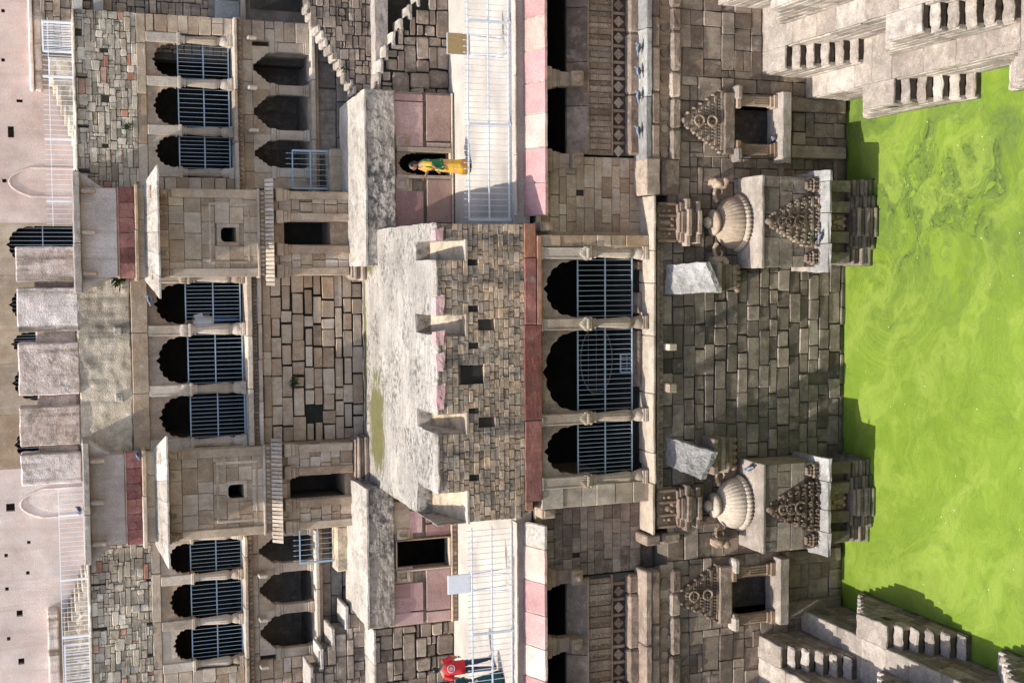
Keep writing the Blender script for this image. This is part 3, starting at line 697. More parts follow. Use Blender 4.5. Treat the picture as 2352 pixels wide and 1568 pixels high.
# ================================================================ SHRINES AT THE WATER
def shrine(y0, y1, vt, lab, seed):
    q = random.Random(seed); YF = 28.75
    (xb, zb), (xa, _) = P(vt, y0, YF), P(vt, y1, YF)        # right, left
    xm, hw, zt = (xa+xb)/2, (xb-xa)/2, zb
    t = thing('water_shrine', lab, 'shrine', (xm, 29.2, 0), 'domed shrines at the water')
    zf = P(1878, (y0+y1)/2, YF)[1]                          # foot of the upper block
    ze = P(1896, (y0+y1)/2, 28.4)[1]
    # upper block: body, front stones, top slab
    MB().box(xa+.06, xb-.06, YF+.08, 30.02, zf, zt-.1).build('body', 'dark_joint', t)
    rs = lay(xa, xb, zf, zt-.1, (zt-.1-zf)/4, (.3, .9), jit=.1, seed=seed)
    masonry(t, rs, YF+.03, 'wet_stone', gap=.008, depth=.1, soft=.03, prot=.006, tilt=.2, seed=seed, name='block')
    for s in (-1, 1):
        MB().box(*sorted((xm+s*hw, xm+s*(hw-.06))), YF+.06, 30.0, zf, zt-.1).build('side_face', 'wall_stone', t)
    MB().cbox(xa-.02, xb+.02, YF-.03, 30.0, zt-.1, zt, .02).build('top_slab', 'step_stone', t, rough=(.2, .018))
    # ribbed half dome with a small disc and a knob
    r_ = hw*.62; kz = (P(1618, (y0+y1)/2, 29.75)[1]-zt)/1.16
    sc = lambda pr: [(a, b*kz) for a, b in pr]
    dm = MB().lathe(sc([(r_*.86, .0), (r_*1.0, .03), (r_*1.06, .1), (r_*1.0, .18), (r_*.95, .2)]), (xm, 29.9, zt), 60, flute=lambda j, i: 1.0 if i % 3 else .93, a0=math.pi, a1=2*math.pi)
    dome = MB().lathe(sc([(r_*.94, .19), (r_*.96, .24), (r_*.92, .38), (r_*.82, .53), (r_*.64, .66), (r_*.42, .74), (r_*.3, .76)]), (xm, 29.9, zt), 72, flute=lambda j, i: 1.0 if i % 4 else .965, a0=math.pi, a1=2*math.pi).build('dome', 'pillar_stone', t)
    MB().lathe(sc([(r_*.28, .74), (r_*.42, .79), (r_*.48, .86), (r_*.44, .93), (r_*.25, .97), (r_*.1, .98)]), (xm, 29.78, zt), 44, flute=lambda j, i: 1.0 if i % 2 else .93).build('dome_disc', 'pillar_stone', dome)
    MB().ball((xm, 29.74, zt+1.06*kz), r_*.21, r_*.21, .13*kz, 14, 9).build('dome_knob', 'pillar_stone', dome)
    dm.build('dome_rim', 'pillar_stone', dome)
    for s in (-1, 1):       # scrolled beasts either side of the dome
        o = MB(); x = xm+s*r_*.98
        prev = None
        for k in range(13):
            a = .4+k*.42; rr = .26-.017*k
            p_ = (x+s*.06-s*rr*math.cos(a), 29.72, zt+.72+rr*math.sin(a)*.8)
            if prev: o.tube(prev, p_, .06-.003*k, 6)
            prev = p_
        o.cbox(x+s*.32-.14, x+s*.32+.14, 29.62, 30.02, zt+.5, zt+.95, .06)
        o.ball((x+s*.3, 29.6, zt+.82), .1, .1, .12, 8, 6); o.ball((x+s*.36, 29.58, zt+.62), .12, .1, .1, 8, 6)
        o.build('scroll_beast', 'carved_stone', t, rough=(.08, .02, 6))
    # carved gable on the front: tiers of horseshoe rings, knobs and ledges
    gw, gz0, gz1 = hw*.56, zf+.02, zf+(zt-zf)*.86
    n = 7; hh = (gz1-gz0)/n; o = MB()
    for k in range(n):
        w_ = gw*(1-(max(0, k-1.4)/(n-1.0))**1.25); z = gz0+k*hh; dy = .2-.018*k
        o.cbox(xm-w_, xm+w_, YF-dy, YF+.02, z, z+hh*.38, .008)
        o.cbox(xm-w_*.9, xm+w_*.9, YF-dy*.6, YF+.02, z+hh*.38, z+hh, .008)
        m_ = max(1, int(w_/.11))
        for j in range(-m_, m_+1):
            x = xm+j*w_/m_*.95
            x += q.uniform(-.02, .02); e_ = q.random()
            if e_ < .55: o.ball((x, YF-dy*.9, z+hh*.62), q.uniform(.025, .05), .05, hh*q.uniform(.18, .34), 6, 4)
            elif e_ < .85: o.cbox(x-.035, x+.035, YF-dy*q.uniform(.85, 1.2), YF, z+hh*.25, z+hh*q.uniform(.6, .95), .012)
            if q.random() < .5: o.lathe([(.045, 0), (.06, .02), (.0, .1)], (x+.05, YF-dy, z+hh*.3), 6)
    o.ball((xm, YF-.1, gz1+.06), .1, .09, .13, 8, 6)
    gab = o.build('carved_gable', 'dark_carved', t)
    for k, zz in enumerate((gz0+hh*3.1, gz0+hh*4.5, gz0+hh*5.7)):
        o = MB(); rr = .17-.02*k
        for j in range(14):
            b0, b1 = R(-40)+R(260)*j/14, R(-40)+R(260)*(j+1)/14
            o.tube((xm+rr*math.cos(b0), YF-.22, zz+rr*math.sin(b0)), (xm+rr*math.cos(b1), YF-.22, zz+rr*math.sin(b1)), .034, 5)
        o.ball((xm, YF-.2, zz), .05, .05, .06, 6, 4)
        o.build('horseshoe_ring', 'dark_carved', gab)
    for s in (-1, 1):        # small corner spires
        x = xm+s*hw*.8; o = MB()
        for k, (w_, h_) in enumerate(((.2, .1), (.17, .09), (.19, .07), (.14, .1), (.11, .08))):
            z = zf+sum(v[1] for v in ((.2, .1), (.17, .09), (.19, .07), (.14, .1), (.11, .08))[:k])
            o.cbox(x-w_, x+w_, YF-w_*.9, YF+.02, z, z+h_*.9, .015)
            for j in (-1, 0, 1): o.ball((x+j*w_*.6, YF-w_*.9, z+h_*.5), .035, .04, .04, 6, 4)
        o.build('corner_spire', 'dark_carved', t)
    # eave: broken pale slabs
    cs = cuts(xa-.16, xb+.16, .75, seed=seed+2, j=.25); yi, yo = YF+.25, YF-.52
    for a, b in zip(cs[:-1], cs[1:]):
        d = q.uniform(-.06, .06)
        MB().hexa([(a+.01, yo+d, ze-.06), (b-.01, yo+d+q.uniform(-.05, .05), ze-.06), (b-.01, yi, ze+.02), (a+.01, yi, ze+.02),
                   (a+.01, yo+d, ze+.02), (b-.01, yo+d+.02, ze+.02+q.uniform(-.015, .015)), (b-.01, yi, ze+.15), (a+.01, yi, ze+.15)]).build('eave_slab', 'slab_grey', t, rough=(.14, .018, 4))
    for s in (-1, 1):
        x0 = xm+s*(hw+.12); x1 = xm+s*(hw-.25)
        a, b = min(x0, x1), max(x0, x1)
        MB().hexa([(a, YF-.2, ze-.08), (b, YF-.2, ze-.08), (b, 29.9, ze-.02), (a, 29.9, ze-.02), (a, YF-.2, ze-.0+(.1 if s > 0 else 0)), (b, YF-.2, ze+(0 if s > 0 else .1)), (b, 29.9, ze+.1), (a, 29.9, ze+.1)]).build('eave_slab', 'step_stone', t, rough=(.16, .02, 4))
    # lower body with pilasters, panel figure, and stepped base mouldings
    zb0 = P(1952, (y0+y1)/2, 28.75)[1]
    MB().box(xm-hw*.86, xm+hw*.86, 28.98, 30.02, zb0-.1, ze+.02).build('lower_body', 'wet_stone', t)
    for k in (-1, -.42, .42, 1):
        x = xm+k*hw*.8
        MB().cbox(x-.16, x+.16, 28.74, 29.0, zb0, ze-.02, .02).build('pilaster', 'wet_stone', t)
    o = MB(); o.cbox(xm-.24, xm+.24, 28.9, 29.0, zb0+.05, ze-.05, .02)
    for (dx, dz, rr) in ((0, .42, .07), (0, .25, .11), (-.1, .12, .07), (.1, .1, .07), (-.14, .3, .045), (.15, .33, .045)): o.ball((xm+dx, 28.88, zb0+dz), rr, .06, rr*1.2, 8, 6)
    o.build('panel_figure', 'carved_stone', t)
    L = 7; zs = [zb0-(zb0+.12)*k/L for k in range(L+1)]
    for k in range(L):
        e = (.0, .1, .04, .16, .1, .2, .3)[k]; pr = (.0, .06, .03, .1, .08, .15, .24)[k]
        for nm_, f_, dy in (('base_moulding', 1.0, 0.), ('base_moulding', .62, .14), ('base_moulding', .34, .26)):
            MB().cbox(xm-(hw*.92+e*.4)*f_, xm+(hw*.92+e*.4)*f_, 28.84-pr-dy, 30.0, zs[k+1]+.006, zs[k]-.006, .03).build(nm_, 'wet_stone', t, rough=(.22, .014, 5))
    # carved pedestal on the wall above the dome
    zp0 = P(1609, (y0+y1)/2, 29.66)[1]; zp1 = P(1508, (y0+y1)/2, 29.9)[1]
    o = MB(); hs = (zp1-zp0)
    lay_ = [(.46, .10, .36), (.40, .08, .28), (.46, .06, .33), (.52, .1, .38), (.44, .1, .28), (.40, .06, .24)]
    z = zp0
    for k, (w_, h_, d_) in enumerate(lay_):
        hh_ = h_*hs*.55/.5
        pb = MB(); pb.cbox(xm-w_*1.25, xm+w_*1.25, 30-d_, 30.02, z+.004, z+hh_-.004, .02); pb.cbox(xm-w_*.7, xm+w_*.7, 30-d_-.1, 30-d_+.01, z+.004, z+hh_-.004, .02)
        pb.build('pedestal_moulding', 'band_stone', t, rough=(.2, .01, 5)); z += hh_
    o.box(xm-.55, xm+.55, 29.86, 30.02, z, zp1)
    for (dx, dz, rr) in ((0, .30, .06), (0, .16, .1), (-.09, .05, .07), (.1, .05, .07), (-.3, .12, .06), (-.3, .24, .05), (.32, .12, .06), (.32, .24, .05)): o.ball((xm+dx, 29.84, z+.04+dz*(zp1-z)/.42), rr, .06, rr*1.25, 8, 6)
    for x in (-.5, -.18, .18, .5): o.cbox(xm+x-.035, xm+x+.035, 29.78, 29.9, z, zp1, .01)
    o.build('figure_panel', 'carved_stone', t)
    return t
shrine(403, 614, 1749, 'domed stone shrine at the water nearer the sunlit steps, with broken grey eave', 3)
shrine(1068, 1270, 1752, 'domed stone shrine at the water nearer the shaded steps, with white eave slabs', 5)
# pale sloping slabs that roof the corbelled niches beside the porch wall
def leaning(pts, Yi, Yo, lab, grp):
    # pts: 4 picture points: inner right, inner left (at the wall), outer left, outer right
    c = [(*[P(*p_, Y)[0]], Y, P(*p_, Y)[1]) for p_, Y in zip(pts, (Yi, Yi, Yo, Yo))]
    t = thing('roof_slab', lab, 'slab', (sum(v[0] for v in c)/4, (Yi+Yo)/2, min(v[2] for v in c)-.1), grp)
    lo = [(x, y, z-.15) for x, y, z in c]
    MB().hexa([lo[2], lo[3], lo[0], lo[1], c[2], c[3], c[0], c[1]]).build('slab', 'slab_grey', t, rough=(.08, .03, 5))
    x0, x1 = min(v[0] for v in c), max(v[0] for v in c); zb = min(v[2] for v in c)-.1
    for k in range(6):
        MB().cbox(x0+.05+.03*k, x1-.02-.015*k, 29.3+.09*k+(.05 if k % 2 else 0), 30.02, zb-.17*(k+1)+.004, zb-.17*k-.004, .03).build('corbel_course', 'wet_stone' if k % 2 else 'wall_stone', t, rough=(.2, .012, 5))
    o = MB()
    for k in range(5): o.ball((x0+(x1-x0)*(k+.7)/5.5, 29.72, zb-.9), .08, .05, .1, 8, 6)
    o.build('carved_figures', 'carved_stone', t)
z1c = lambda cx, cy: ((2600+.42517*cx)/1.7415, (640+.42517*cy)/1.7415)
z2c = lambda cx, cy: ((2600+.42517*cx)/1.7415, (1700+.42517*cy)/1.7415)
leaning([z1c(150, 985), z1c(130, 1270), z1c(635, 1240), z1c(520, 960)], 30.0, 29.1, 'pale grey sloping roof slab beside the sunlit-side shrine, over dark corbels', 'sloping slabs beside the porch wall')
leaning([z2c(145, 110), z2c(145, 370), z2c(480, 510), z2c(600, 255)], 30.0, 29.1, 'pale grey sloping roof slab with a ragged edge beside the shaded-side shrine', 'sloping slabs beside the porch wall')
# ================================================================ THE REST OF THE WELL: near side under the camera and the upper tiers of the two flanks
o = MB()
for i in range(14):
    yn = 16.5-1.22*i
    xl, xr = -(6.5+1.22*i)-1.3, 7.08+1.22*i+1.3
    o.box(xl, xr, yn-1.22 if i < 13 else yn-12, yn, -.3, (i+1)*TIER)
tag(o.build('near_steps', 'step_stone'), kind='structure')
for s in (1, -1):
    o = MB()
    for i in range(4, 14):
        a = s*((7.08 if s > 0 else 6.5)+1.22*i+.62); b = a+s*(1.22 if i < 13 else 14)
        o.box(min(a, b), max(a, b), -12, 29.9, i*TIER-.5, (i+1)*TIER)
    tag(o.build('flank_steps', 'step_stone'), kind='structure')
# ================================================================ WALKWAY, EAVES AND THE CARVED GALLERY BELOW
YG = 30.6
Zw = 10.0
wk = MB().box(-14, 15, 30.78, 40.2, Zw-.45, Zw).build('walkway', 'floor_plaster'); tag(wk, kind='structure')
for s in (1, -1):
    V = lambda v, Y=YG: P(v, 200 if s > 0 else 1400, Y)[1]
    side = 'sunlit' if s > 0 else 'shaded'
    xe, xo = (P(1350, 360, YG)[0], 13.5) if s > 0 else (P(1350, 1319, YG)[0], -13.)       # where the carved part ends towards the porch
    xp = P(1350, 540, YG)[0] if s > 0 else P(1350, 1140, YG)[0]                            # porch corner
    S = lambda a, b: (min(a, b), max(a, b))
    gl = thing('carved_gallery', f'brown carved stone gallery under the pink eaves on the {side} side of the porch', 'gallery', ((xe+xo)/2, YG, V(1536)))
    zo0, zo1, zs0, zd0, za0, zb0 = V(1308), V(1250), V(1347), V(1403), V(1435), V(1460)
    # plain ashlar between the carved part and the porch
    pw = thing('masonry_wall', f'plain brown ashlar wall between porch and carved gallery, {side} side', 'wall', ((xe+xp)/2, YG, V(1500)))
    a, b = S(xe, xp)
    hole = gr('C1', 515, 1295, 570, 1335, YG) if s > 0 else gr('C3', 492, 678, 540, 712, YG)
    MB().box(a, b, YG+.06, YG+.5, V(1500), zo1+.25).build('wall_core', 'grey_joint', pw)
    masonry(pw, lay(a, b, V(1470), zo1+.25, .27, (.3, .75), holes=[hole], jit=.25, seed=21+s), YG, 'band_stone' if s < 0 else 'tan_stone', gap=.008, depth=.1, soft=.03, prot=.006, tilt=.2, seed=7)
    MB().box(hole[0], hole[1], YG+.03, YG+.058, hole[2], hole[3]).build('hole_back', 'shade_dark_stone', pw)
    # room behind the openings
    a, b = S(xe, xo)
    room(gl, a+.05, b, YG+.32, YG+3, zs0, zo1+.3)
    # columns between openings
    cols = [P(1300, 183, YG)[0], P(1300, 358+12, YG)[0], P(1300, -30, YG)[0]] if s > 0 else [P(1300, 1478, YG)[0], P(1300, 1322, YG)[0], P(1300, 1640, YG)[0]]
    for x in cols:
        c = MB(); c.cbox(x-.19, x+.19, YG-.1, YG+.26, zs0+.25, zo1, .02); c.cbox(x-.24, x+.24, YG-.16, YG+.28, zo1-.3, zo1-.16, .02); c.cbox(x-.3, x+.3, YG-.2, YG+.3, zo1-.16, zo1+.05, .03)
        for k in range(3): c.cbox(x-.21-.02*(k % 2), x+.21+.02*(k % 2), YG-.125, YG+.27, zo1-.42+.04*k, zo1-.39+.04*k, .008)
        c.build('column', 'carved_stone', gl)
        c = MB(); c.cbox(x-.2, x+.2, YG-.34, YG+.2, zo0-.28, zo0+.06, .03); c.ball((x, YG-.34, zo0-.12), .13, .1, .14, 8, 6); c.build('bracket', 'carved_stone', gl, rough=(.1, .012, 6))
    # leaning seat-back slab
    a, b = S(xe+s*.05, xo)
    for u_, v_ in zip(*(lambda c: (c[:-1], c[1:]))(cuts(a, b, 1.55, seed=4))):
        MB().hexa([(u_+.01, YG-.12, zs0), (v_-.01, YG-.12, zs0), (v_-.01, YG+.02, zs0), (u_+.01, YG+.02, zs0), (u_+.01, YG+.18, zo0), (v_-.01, YG+.18, zo0), (v_-.01, YG+.3, zo0), (u_+.01, YG+.3, zo0)]).build('seat_back', 'band_stone', gl)
    MB().box(a, b, YG+.031, YG+.3, V(1536), zs0+.02).build('wall_core', 'grey_joint', gl)
    # carved upright panels, alternating figure and pilaster strips
    x = a; k = 0; wst = .155
    while x < b-.1 and k < 300:
        w_ = wst*(1.05 if k % 2 else .95); o = MB(); zz0, zz1 = zd0+.02, zs0-.03; hh = zz1-zz0
        o.cbox(x+.006, x+w_-.006, YG-.05-(.03 if k % 2 else 0), YG+.04, zz0, zz1, .01)
        if k % 2:
            for f_ in (.12, .5, .6, .86): o.cbox(x-.004, x+w_+.004, YG-.1, YG-.07, zz0+hh*f_, zz0+hh*(f_+.06), .006)
        else:
            for f_ in (.15, .36, .57, .78): o.ball((x+w_/2, YG-.05, zz0+hh*f_), w_*.26, .025, hh*.08, 6, 4)
        o.build('carved_panel', 'carved_stone', gl); x += w_; k += 1
    MB().cbox(a, b, YG-.13, YG+.03, zs0-.03, zs0+.02, .012).build('moulding', 'carved_stone', gl)
    # diamond frieze, ledges, disc frieze
    k0 = zd0-za0; x = a+.12
    MB().cbox(a, b, YG-.1, YG+.03, zd0-.03, zd0+.015, .012).build('moulding', 'carved_stone', gl)
    while x < b-.15:
        zc = (zd0+za0)/2; r_ = k0*.36; o = MB()
        o.prism([(x-r_, zc), (x, zc-r_), (x+r_, zc), (x, zc+r_)], YG-.06, YG-.0)
        o.prism([(x-r_*.45, zc), (x, zc-r_*.45), (x+r_*.45, zc), (x, zc+r_*.45)], YG-.085, YG-.05)
        o.build('diamond', 'carved_stone', gl); 
        MB().cbox(x+k0*.42, x+k0*.62, YG-.05, YG+.03, za0+.02, zd0-.03, .01).build('divider', 'carved_stone', gl)
        x += k0*1.04
    zb_, zc_, zd_, ze_, zf_ = V(1472, 30.1), V(1495, 29.95), V(1515, 29.95), V(1536, 30.0), V(1563, 29.95)
    row(gl, cuts(a, b, 1.3, seed=2), YG-.28, YG+.03, zb0-.02, za0, 'band_stone', 'ledge_block', .06, jy=.03, rough=(.2, .014, 4), seed=3)
    xb_ = xe-s*.12
    a2, b2 = S(xb_, xo)
    MB().box(a2, b2, YG-.15, YG+.03, zb_-.1, zb0-.02).build('recess_course', 'wet_stone', gl)
    row(gl, cuts(a2, b2, 1.6, seed=5), 29.86, YG, zc_, zb_-.04, 'slab_grey' if s > 0 else 'band_stone', 'ledge_slab', .03, jy=.02, rough=(.2, .014, 4), seed=6)
    row(gl, cuts(a2, b2, 1.1, seed=7), 29.88, 30.3, zd_, zc_-.003, 'band_stone', 'roll_moulding', .05, jy=.012, seed=8)
    MB().box(a2, b2, 29.995, 30.3, ze_, zd_-.003).build('frieze_back', 'carved_stone', gl)
    x = a2+.2; k = 0
    while x < b2:
        o = MB(); zz = (zd_+ze_)/2; rr = (zd_-ze_)*.36
        pts = [(x+rr*math.cos(2*math.pi*j/14), zz+rr*math.sin(2*math.pi*j/14)) for j in range(14)]
        if k % 2 == 0: o.prism(pts, 29.95, 30.0)
        else: o.cbox(x-rr*1.1, x+rr*1.1, 29.96, 30.0, ze_+.02, zd_-.02, .01)
        o.build('frieze_disc' if k % 2 == 0 else 'frieze_block', 'carved_stone', gl); x += rr*3.1; k += 1
    row(gl, cuts(a2, b2, .9, seed=9), 29.84, 30.3, zf_, ze_-.003, 'wall_stone', 'foot_moulding', .07, jy=.03, jz=.03, rough=(.16, .022, 4), seed=10)
    # stepped ledge returns towards the porch ledge
    c0, c1 = (P(1490, 364, 30)[0], P(1490, 449, 30)[0]) if s > 0 else (P(1490, 1250, 30)[0], P(1490, 1226, 30)[0])
    row(gl, sorted((c0, c1)), 29.8, YG, P(1514, 400, 29.9)[1] if s > 0 else V(1514, 29.9), V(1478, 30.), 'band_stone', 'ledge_return', .03, rough=(.2, .012, 4))
    row(gl, sorted((c0, c1)), 29.84, YG, V(1560, 29.95), V(1518, 29.95), 'band_stone', 'ledge_return', .05, rough=(.2, .012, 4))
    # --- eave of pink slabs over the gallery
    ev = thing('stone_eave', f'sloping eave of pink sandstone slabs over the gallery on the {side} side', 'eave', ((xe+xo)/2, 30.4, V(1255, 30.1)))
    ys = [-200, -118, -40, 47, 121, 195, 266, 343.6, 422.7, 497] if s > 0 else [1195, 1249, 1326, 1399, 1474, 1545, 1625, 1702, 1780]
    Yi, Yo = 30.85, 30.0
    zi, zo = V(1199, Yi), V(1253, Yo)
    xs = sorted(P(1200, y, Yi)[0] for y in ys)
    for j, (u_, v_) in enumerate(zip(xs[:-1], xs[1:])):
        q = rnd.uniform(-.015, .015); gp = .022
        MB().hexa([(u_+gp, Yo+q, zo-.05), (v_-gp, Yo+q, zo-.05), (v_-gp, Yi, zi-.05), (u_+gp, Yi, zi-.05), (u_+gp, Yo+q, zo+.02), (v_-gp, Yo+q, zo+.02), (v_-gp, Yi, zi+.02), (u_+gp, Yi, zi+.02)]).build('eave_slab', ('peach_slab' if (j*7+(s > 0)) % 3 == 0 else 'pink_slab') if not (s < 0 and j == len(xs)-2) else 'white_plaster', ev, rough=(.18, .010, 4))
    MB().hexa([(xs[0], Yo+.03, zo-.06), (xs[-1], Yo+.03, zo-.06), (xs[-1], Yi, zi-.06), (xs[0], Yi, zi-.06), (xs[0], Yo+.03, zo+.003), (xs[-1], Yo+.03, zo+.003), (xs[-1], Yi, zi+.003), (xs[0], Yi, zi+.003)]).build('mortar_bed', 'white_plaster', ev)
    # scalloped course between eave and walkway edge
    z0_, z1_ = zi+.0, V(1184, 30.78)
    MB().box(xs[0], xs[-1], 30.84, 31., z0_-.1, z1_).build('scallop_back', 'wet_stone', ev)
    x = xs[0]+.06; first = None
    while x < xs[-1]:
        if first is None:
            first = MB().lathe([(.0, 0), (.05, .01), (.062, .06), (.05, .11), (0, .12)], (x, 30.84, z0_+.02), 8).build('scallop', 'wall_stone', ev); fx = x
        else:
            o = bpy.data.objects.new('scallop', first.data); COL.objects.link(o); o.parent = ev; o.location = first.location+Vector((x-fx, 0, 0))
        x += .14
    # walkway edge stones
    ke = thing('kerb_edge', f'pale plastered edge stones of the walkway on the {side} side', 'kerb', ((xs[0]+xs[-1])/2, 30.8, z1_))
    row(ke, cuts(xs[0], xs[-1], 1.9, seed=12+s), 30.66, 30.9, z1_, Zw+.012, 'floor_plaster', 'edge_stone', .02, jy=.02, rough=(.2, .012, 4), seed=3)
    # railing along the walkway edge
    n = 46 if s > 0 else 40
    (ya, yb) = (507, -190) if s > 0 else (1205, 1770)
    Yr = 30.95
    pa, pb = P(1166, ya, Yr)[0], P(1166, yb, Yr)[0]
    px0, px1 = sorted((pa, pb)); L = px1-px0
    ph = [(P(1166, y, Yr)[0]-px0)/L for y in ((-180, 52, 287, 505) if s > 0 else (1448, 1690))]
    railing('steel_railing', f'pale blue spiked steel railing along the walkway, {side} side of the porch', [(px0, Zw+.08), (px1, Zw+.08)], 1.14, Yr, int(L/.158), rails=(0, .5, 1), group='walkway railings', spike=.13, posts=ph, mat='pale_paint', below=.06)
# ================================================================ CENTRAL PORCH
YP = 30.0
po = thing('porch', 'central stone porch with three cusped arches, red beam and brick parapet over the water', 'porch', (0, YP, P(1500, 840, YP)[1]))
V = lambda v, Y=YP: P(v, 840, Y)[1]
XL, XR = P(1350, 1163, YP)[0], P(1350, 531, YP)[0]
bx0, bx1 = P(1225, 1170, YP)[0], P(1225, 513, YP)[0]
# floor ledge of long slabs and the leaf frieze beneath
zfl = V(1490)
ys = [449, 575, 650, 771, 904, 1040, 1110, 1228]
xs = sorted(P(1495, y, YP-.2)[0] for y in ys)
row(po, xs, 29.72, 30.6, V(1506, 29.75), zfl, 'pillar_stone', 'ledge_slab', .02, jy=.03, jz=.01, rough=(.2, .012, 4), seed=2)
MB().box(XL, XR, 29.93, 30.3, V(1520), V(1507)).build('frieze_back', 'band_stone', po)
x = XL+.06; k = 0
first = None
while x < XR:
    if first is None: first = MB().lathe([(0, 0), (.05, .03), (.06, .09), (.03, .13)], (x, 29.93, V(1521)), 8).build('leaf', 'band_stone', po); fx = x
    else:
        o = bpy.data.objects.new('leaf', first.data); COL.objects.link(o); o.parent = po; o.location = first.location+Vector((x-fx, 0, 0))
    x += .15
# piers at the ends
for ya, yb, nm in ((540, 566, 'r'), (1112, 1160, 'l')):
    a = rect(1243, ya, 1489, yb, YP); a = (a[0], a[1], zfl, V(1243))
    q = random.Random(3); z = a[2]
    MB().box(a[0]+.01, a[1]-.01, YP+.04, YP+.42, a[2], a[3]).build('pier_core', 'mortar', po)
    zs_ = cuts(a[2], a[3], .55, seed=len(nm)+ord(nm)); 
    for u_, v_ in zip(zs_[:-1], zs_[1:]): MB().cbox(a[0], a[1], YP+q.uniform(-.02, .02), YP+.4, u_+.004, v_-.004, .015).build('pier_stone', 'tan_stone' if nm == 'r' else 'pillar_stone', po, rough=(.2, .008, 4))
# arcade: pilaster, 2 pillars, pilaster
zbm = V(1243)      # underside of the beam
yc = [581, 741.6, 955.5, 1098]     # picture positions of supports
pxs = [P(1400, y, YP+.15)[0] for y in yc]
zcap = V(1356)
for k, x in enumerate(pxs):
    w_ = .155
    half = k in (0, 3)
    o = MB(); o.cbox(x-w_, x+w_, YP-.03, YP+.36, zcap, zbm, .012)
    o.cbox(x-w_-.02, x+w_+.02, YP-.05, YP+.38, zbm-.05, zbm-.002, .01)
    for e in (-1, 1): o.cbox(x+e*(w_-.03)-.016, x+e*(w_-.03)+.016, YP-.045, YP-.02, zcap+.4, zbm-.05, .006)
    o.build('bracket_block', 'pillar_stone', po)
    # leafy console at the foot of the block
    o = MB()
    for j in range(-3, 4): o.ball((x+j*.05, YP-.035, zcap+.17+.05*math.cos(j)), .035, .035, .13-.012*abs(j), 6, 5)
    for j in range(-2, 3): o.ball((x+j*.055, YP-.055, zcap+.07), .04, .035, .07, 6, 5)
    o.cbox(x-.18, x+.18, YP-.07, YP+.34, zcap-.03, zcap+.02, .01)
    o.build('leaf_console', 'pillar_stone', po)
    MB().cbox(x-.17, x+.17, YP-.045, YP+.33, zcap-.055, zcap-.032, .006).build('red_collar', 'faded_red', po)
    baluster(po, x, YP+.15, zfl+.02, zcap-.055, .15)
    if half:
        s = 1 if k == 0 else -1
        MB().cbox(*sorted((x+s*.08, x+s*.24)), YP+.05, YP+.36, zfl, zcap, .01).build('pilaster_back', 'tan_stone', po)
sp = [(pxs[1], pxs[0], 1367, 1255), (pxs[2], pxs[1], 1362, 1253), (pxs[3], pxs[2], 1367, 1255)]
for j, (a, b, vs_, vt_) in enumerate(sp):
    zs_ = zcap+.02
    spandrel(po, a+.153, b-.153, a+.153, b-.153, zs_, V(vt_)-.04, zbm-.004, YP+.1, .2, 'carved_stone', n=9, sag=.06, tip=.06, pw=.62)
    o = MB()      # carved tendrils in the corners
    for e in (0, 1):
        xx = (a+.2) if e == 0 else (b-.2); dr = 1 if e == 0 else -1
        for m_ in range(9):
            u_, v_ = rnd.uniform(0, .38), rnd.uniform(.03, .5)
            if u_*1.1+v_*.62 > .44: continue
            cx_, cz_ = xx+dr*u_, zbm-.05-v_*.8
            for t_ in range(7):
                a0, a1 = t_*.8, (t_+1)*.8
                o.tube((cx_+.05*math.cos(a0), YP+.095, cz_+.05*math.sin(a0)), (cx_+.05*math.cos(a1), YP+.095, cz_+.05*math.sin(a1)), .013, 4)
    o.build('tendril_relief', 'carved_stone', po)
# red beam
for (y0, y1, x0, x1, mt) in ((513, 592, 1204, 1231, 'faded_red'), (540, 745, 1232.5, 1243.5, 'faded_red'), (592, 745, 1204, 1231, 'red_sandstone'), (745.5, 964, 1203, 1243.5, 'red_sandstone'), (965, 1150, 1204, 1243.5, 'red_sandstone'), (1150.5, 1172, 1204, 1222, 'faded_red')):
    a = rect(x0, y0, x1, y1, YP); z0_, z1_ = V(x1), V(x0)
    MB().cbox(a[0]+.004, a[1]-.004, YP-.06+rnd.uniform(-.015, .015), YP+.4, z0_+.003, z1_-.003, .015).build('beam', mt, po, rough=(.16, .01, 4))
# parapet of small courses, with put-log holes; embrasures between
ztop = V(1000); zpb = V(1204)
px0, px1 = P(1100, 1197, YP)[0], P(1100, 514, YP)[0]
notch = []
for k, c0, c1 in (('B2', 100, 242), ('B2', 612, 757), ('B2', 1285, 1425)): notch.append(gr(k, 1240, c0, 1474, c1, YP))
notch.append(gr('B3', 1240, 268, 1487, 490, YP))
zn = V(1070)
notch = [(n_[0], n_[1], zn, ztop+.2) for n_ in notch]
holes = [gr('B2', *h, YP) for h in ((1485, 235, 1540, 275), (1485, 550, 1550, 590), (1553, 642, 1645, 717), (1485, 803, 1550, 842), (1440, 955, 1595, 1083), (1490, 1250, 1540, 1285), (1565, 1310, 1655, 1375))] + [gr('B3', 1490, 148, 1550, 190, YP)]
Yn = 31.75
pp = MB(); zz = [zpb, zn, ztop-.06]
edges = sorted([px0, px1]+[v for n_ in notch for v in n_[:2]])
for a, b in zip(edges[::2], edges[1::2]): pass
solid = []; cur = px0
for n_ in sorted(notch):
    solid.append((cur, n_[0])); cur = n_[1]
solid.append((cur, px1))
pp.box(px0+.01, px1-.01, YP+.09, 36., zpb-.12, zn-.02)
for a, b in solid:
    if b-a > .03: pp.box(a, b, YP+.07, Yn+.02, zn-.021, ztop-.05)
pp.build('parapet_core', 'mortar', po)
rs = lay(px0, px1, zpb+.005, ztop-.02, .148, (.12, .36), holes=holes+notch, jit=.22, seed=31)
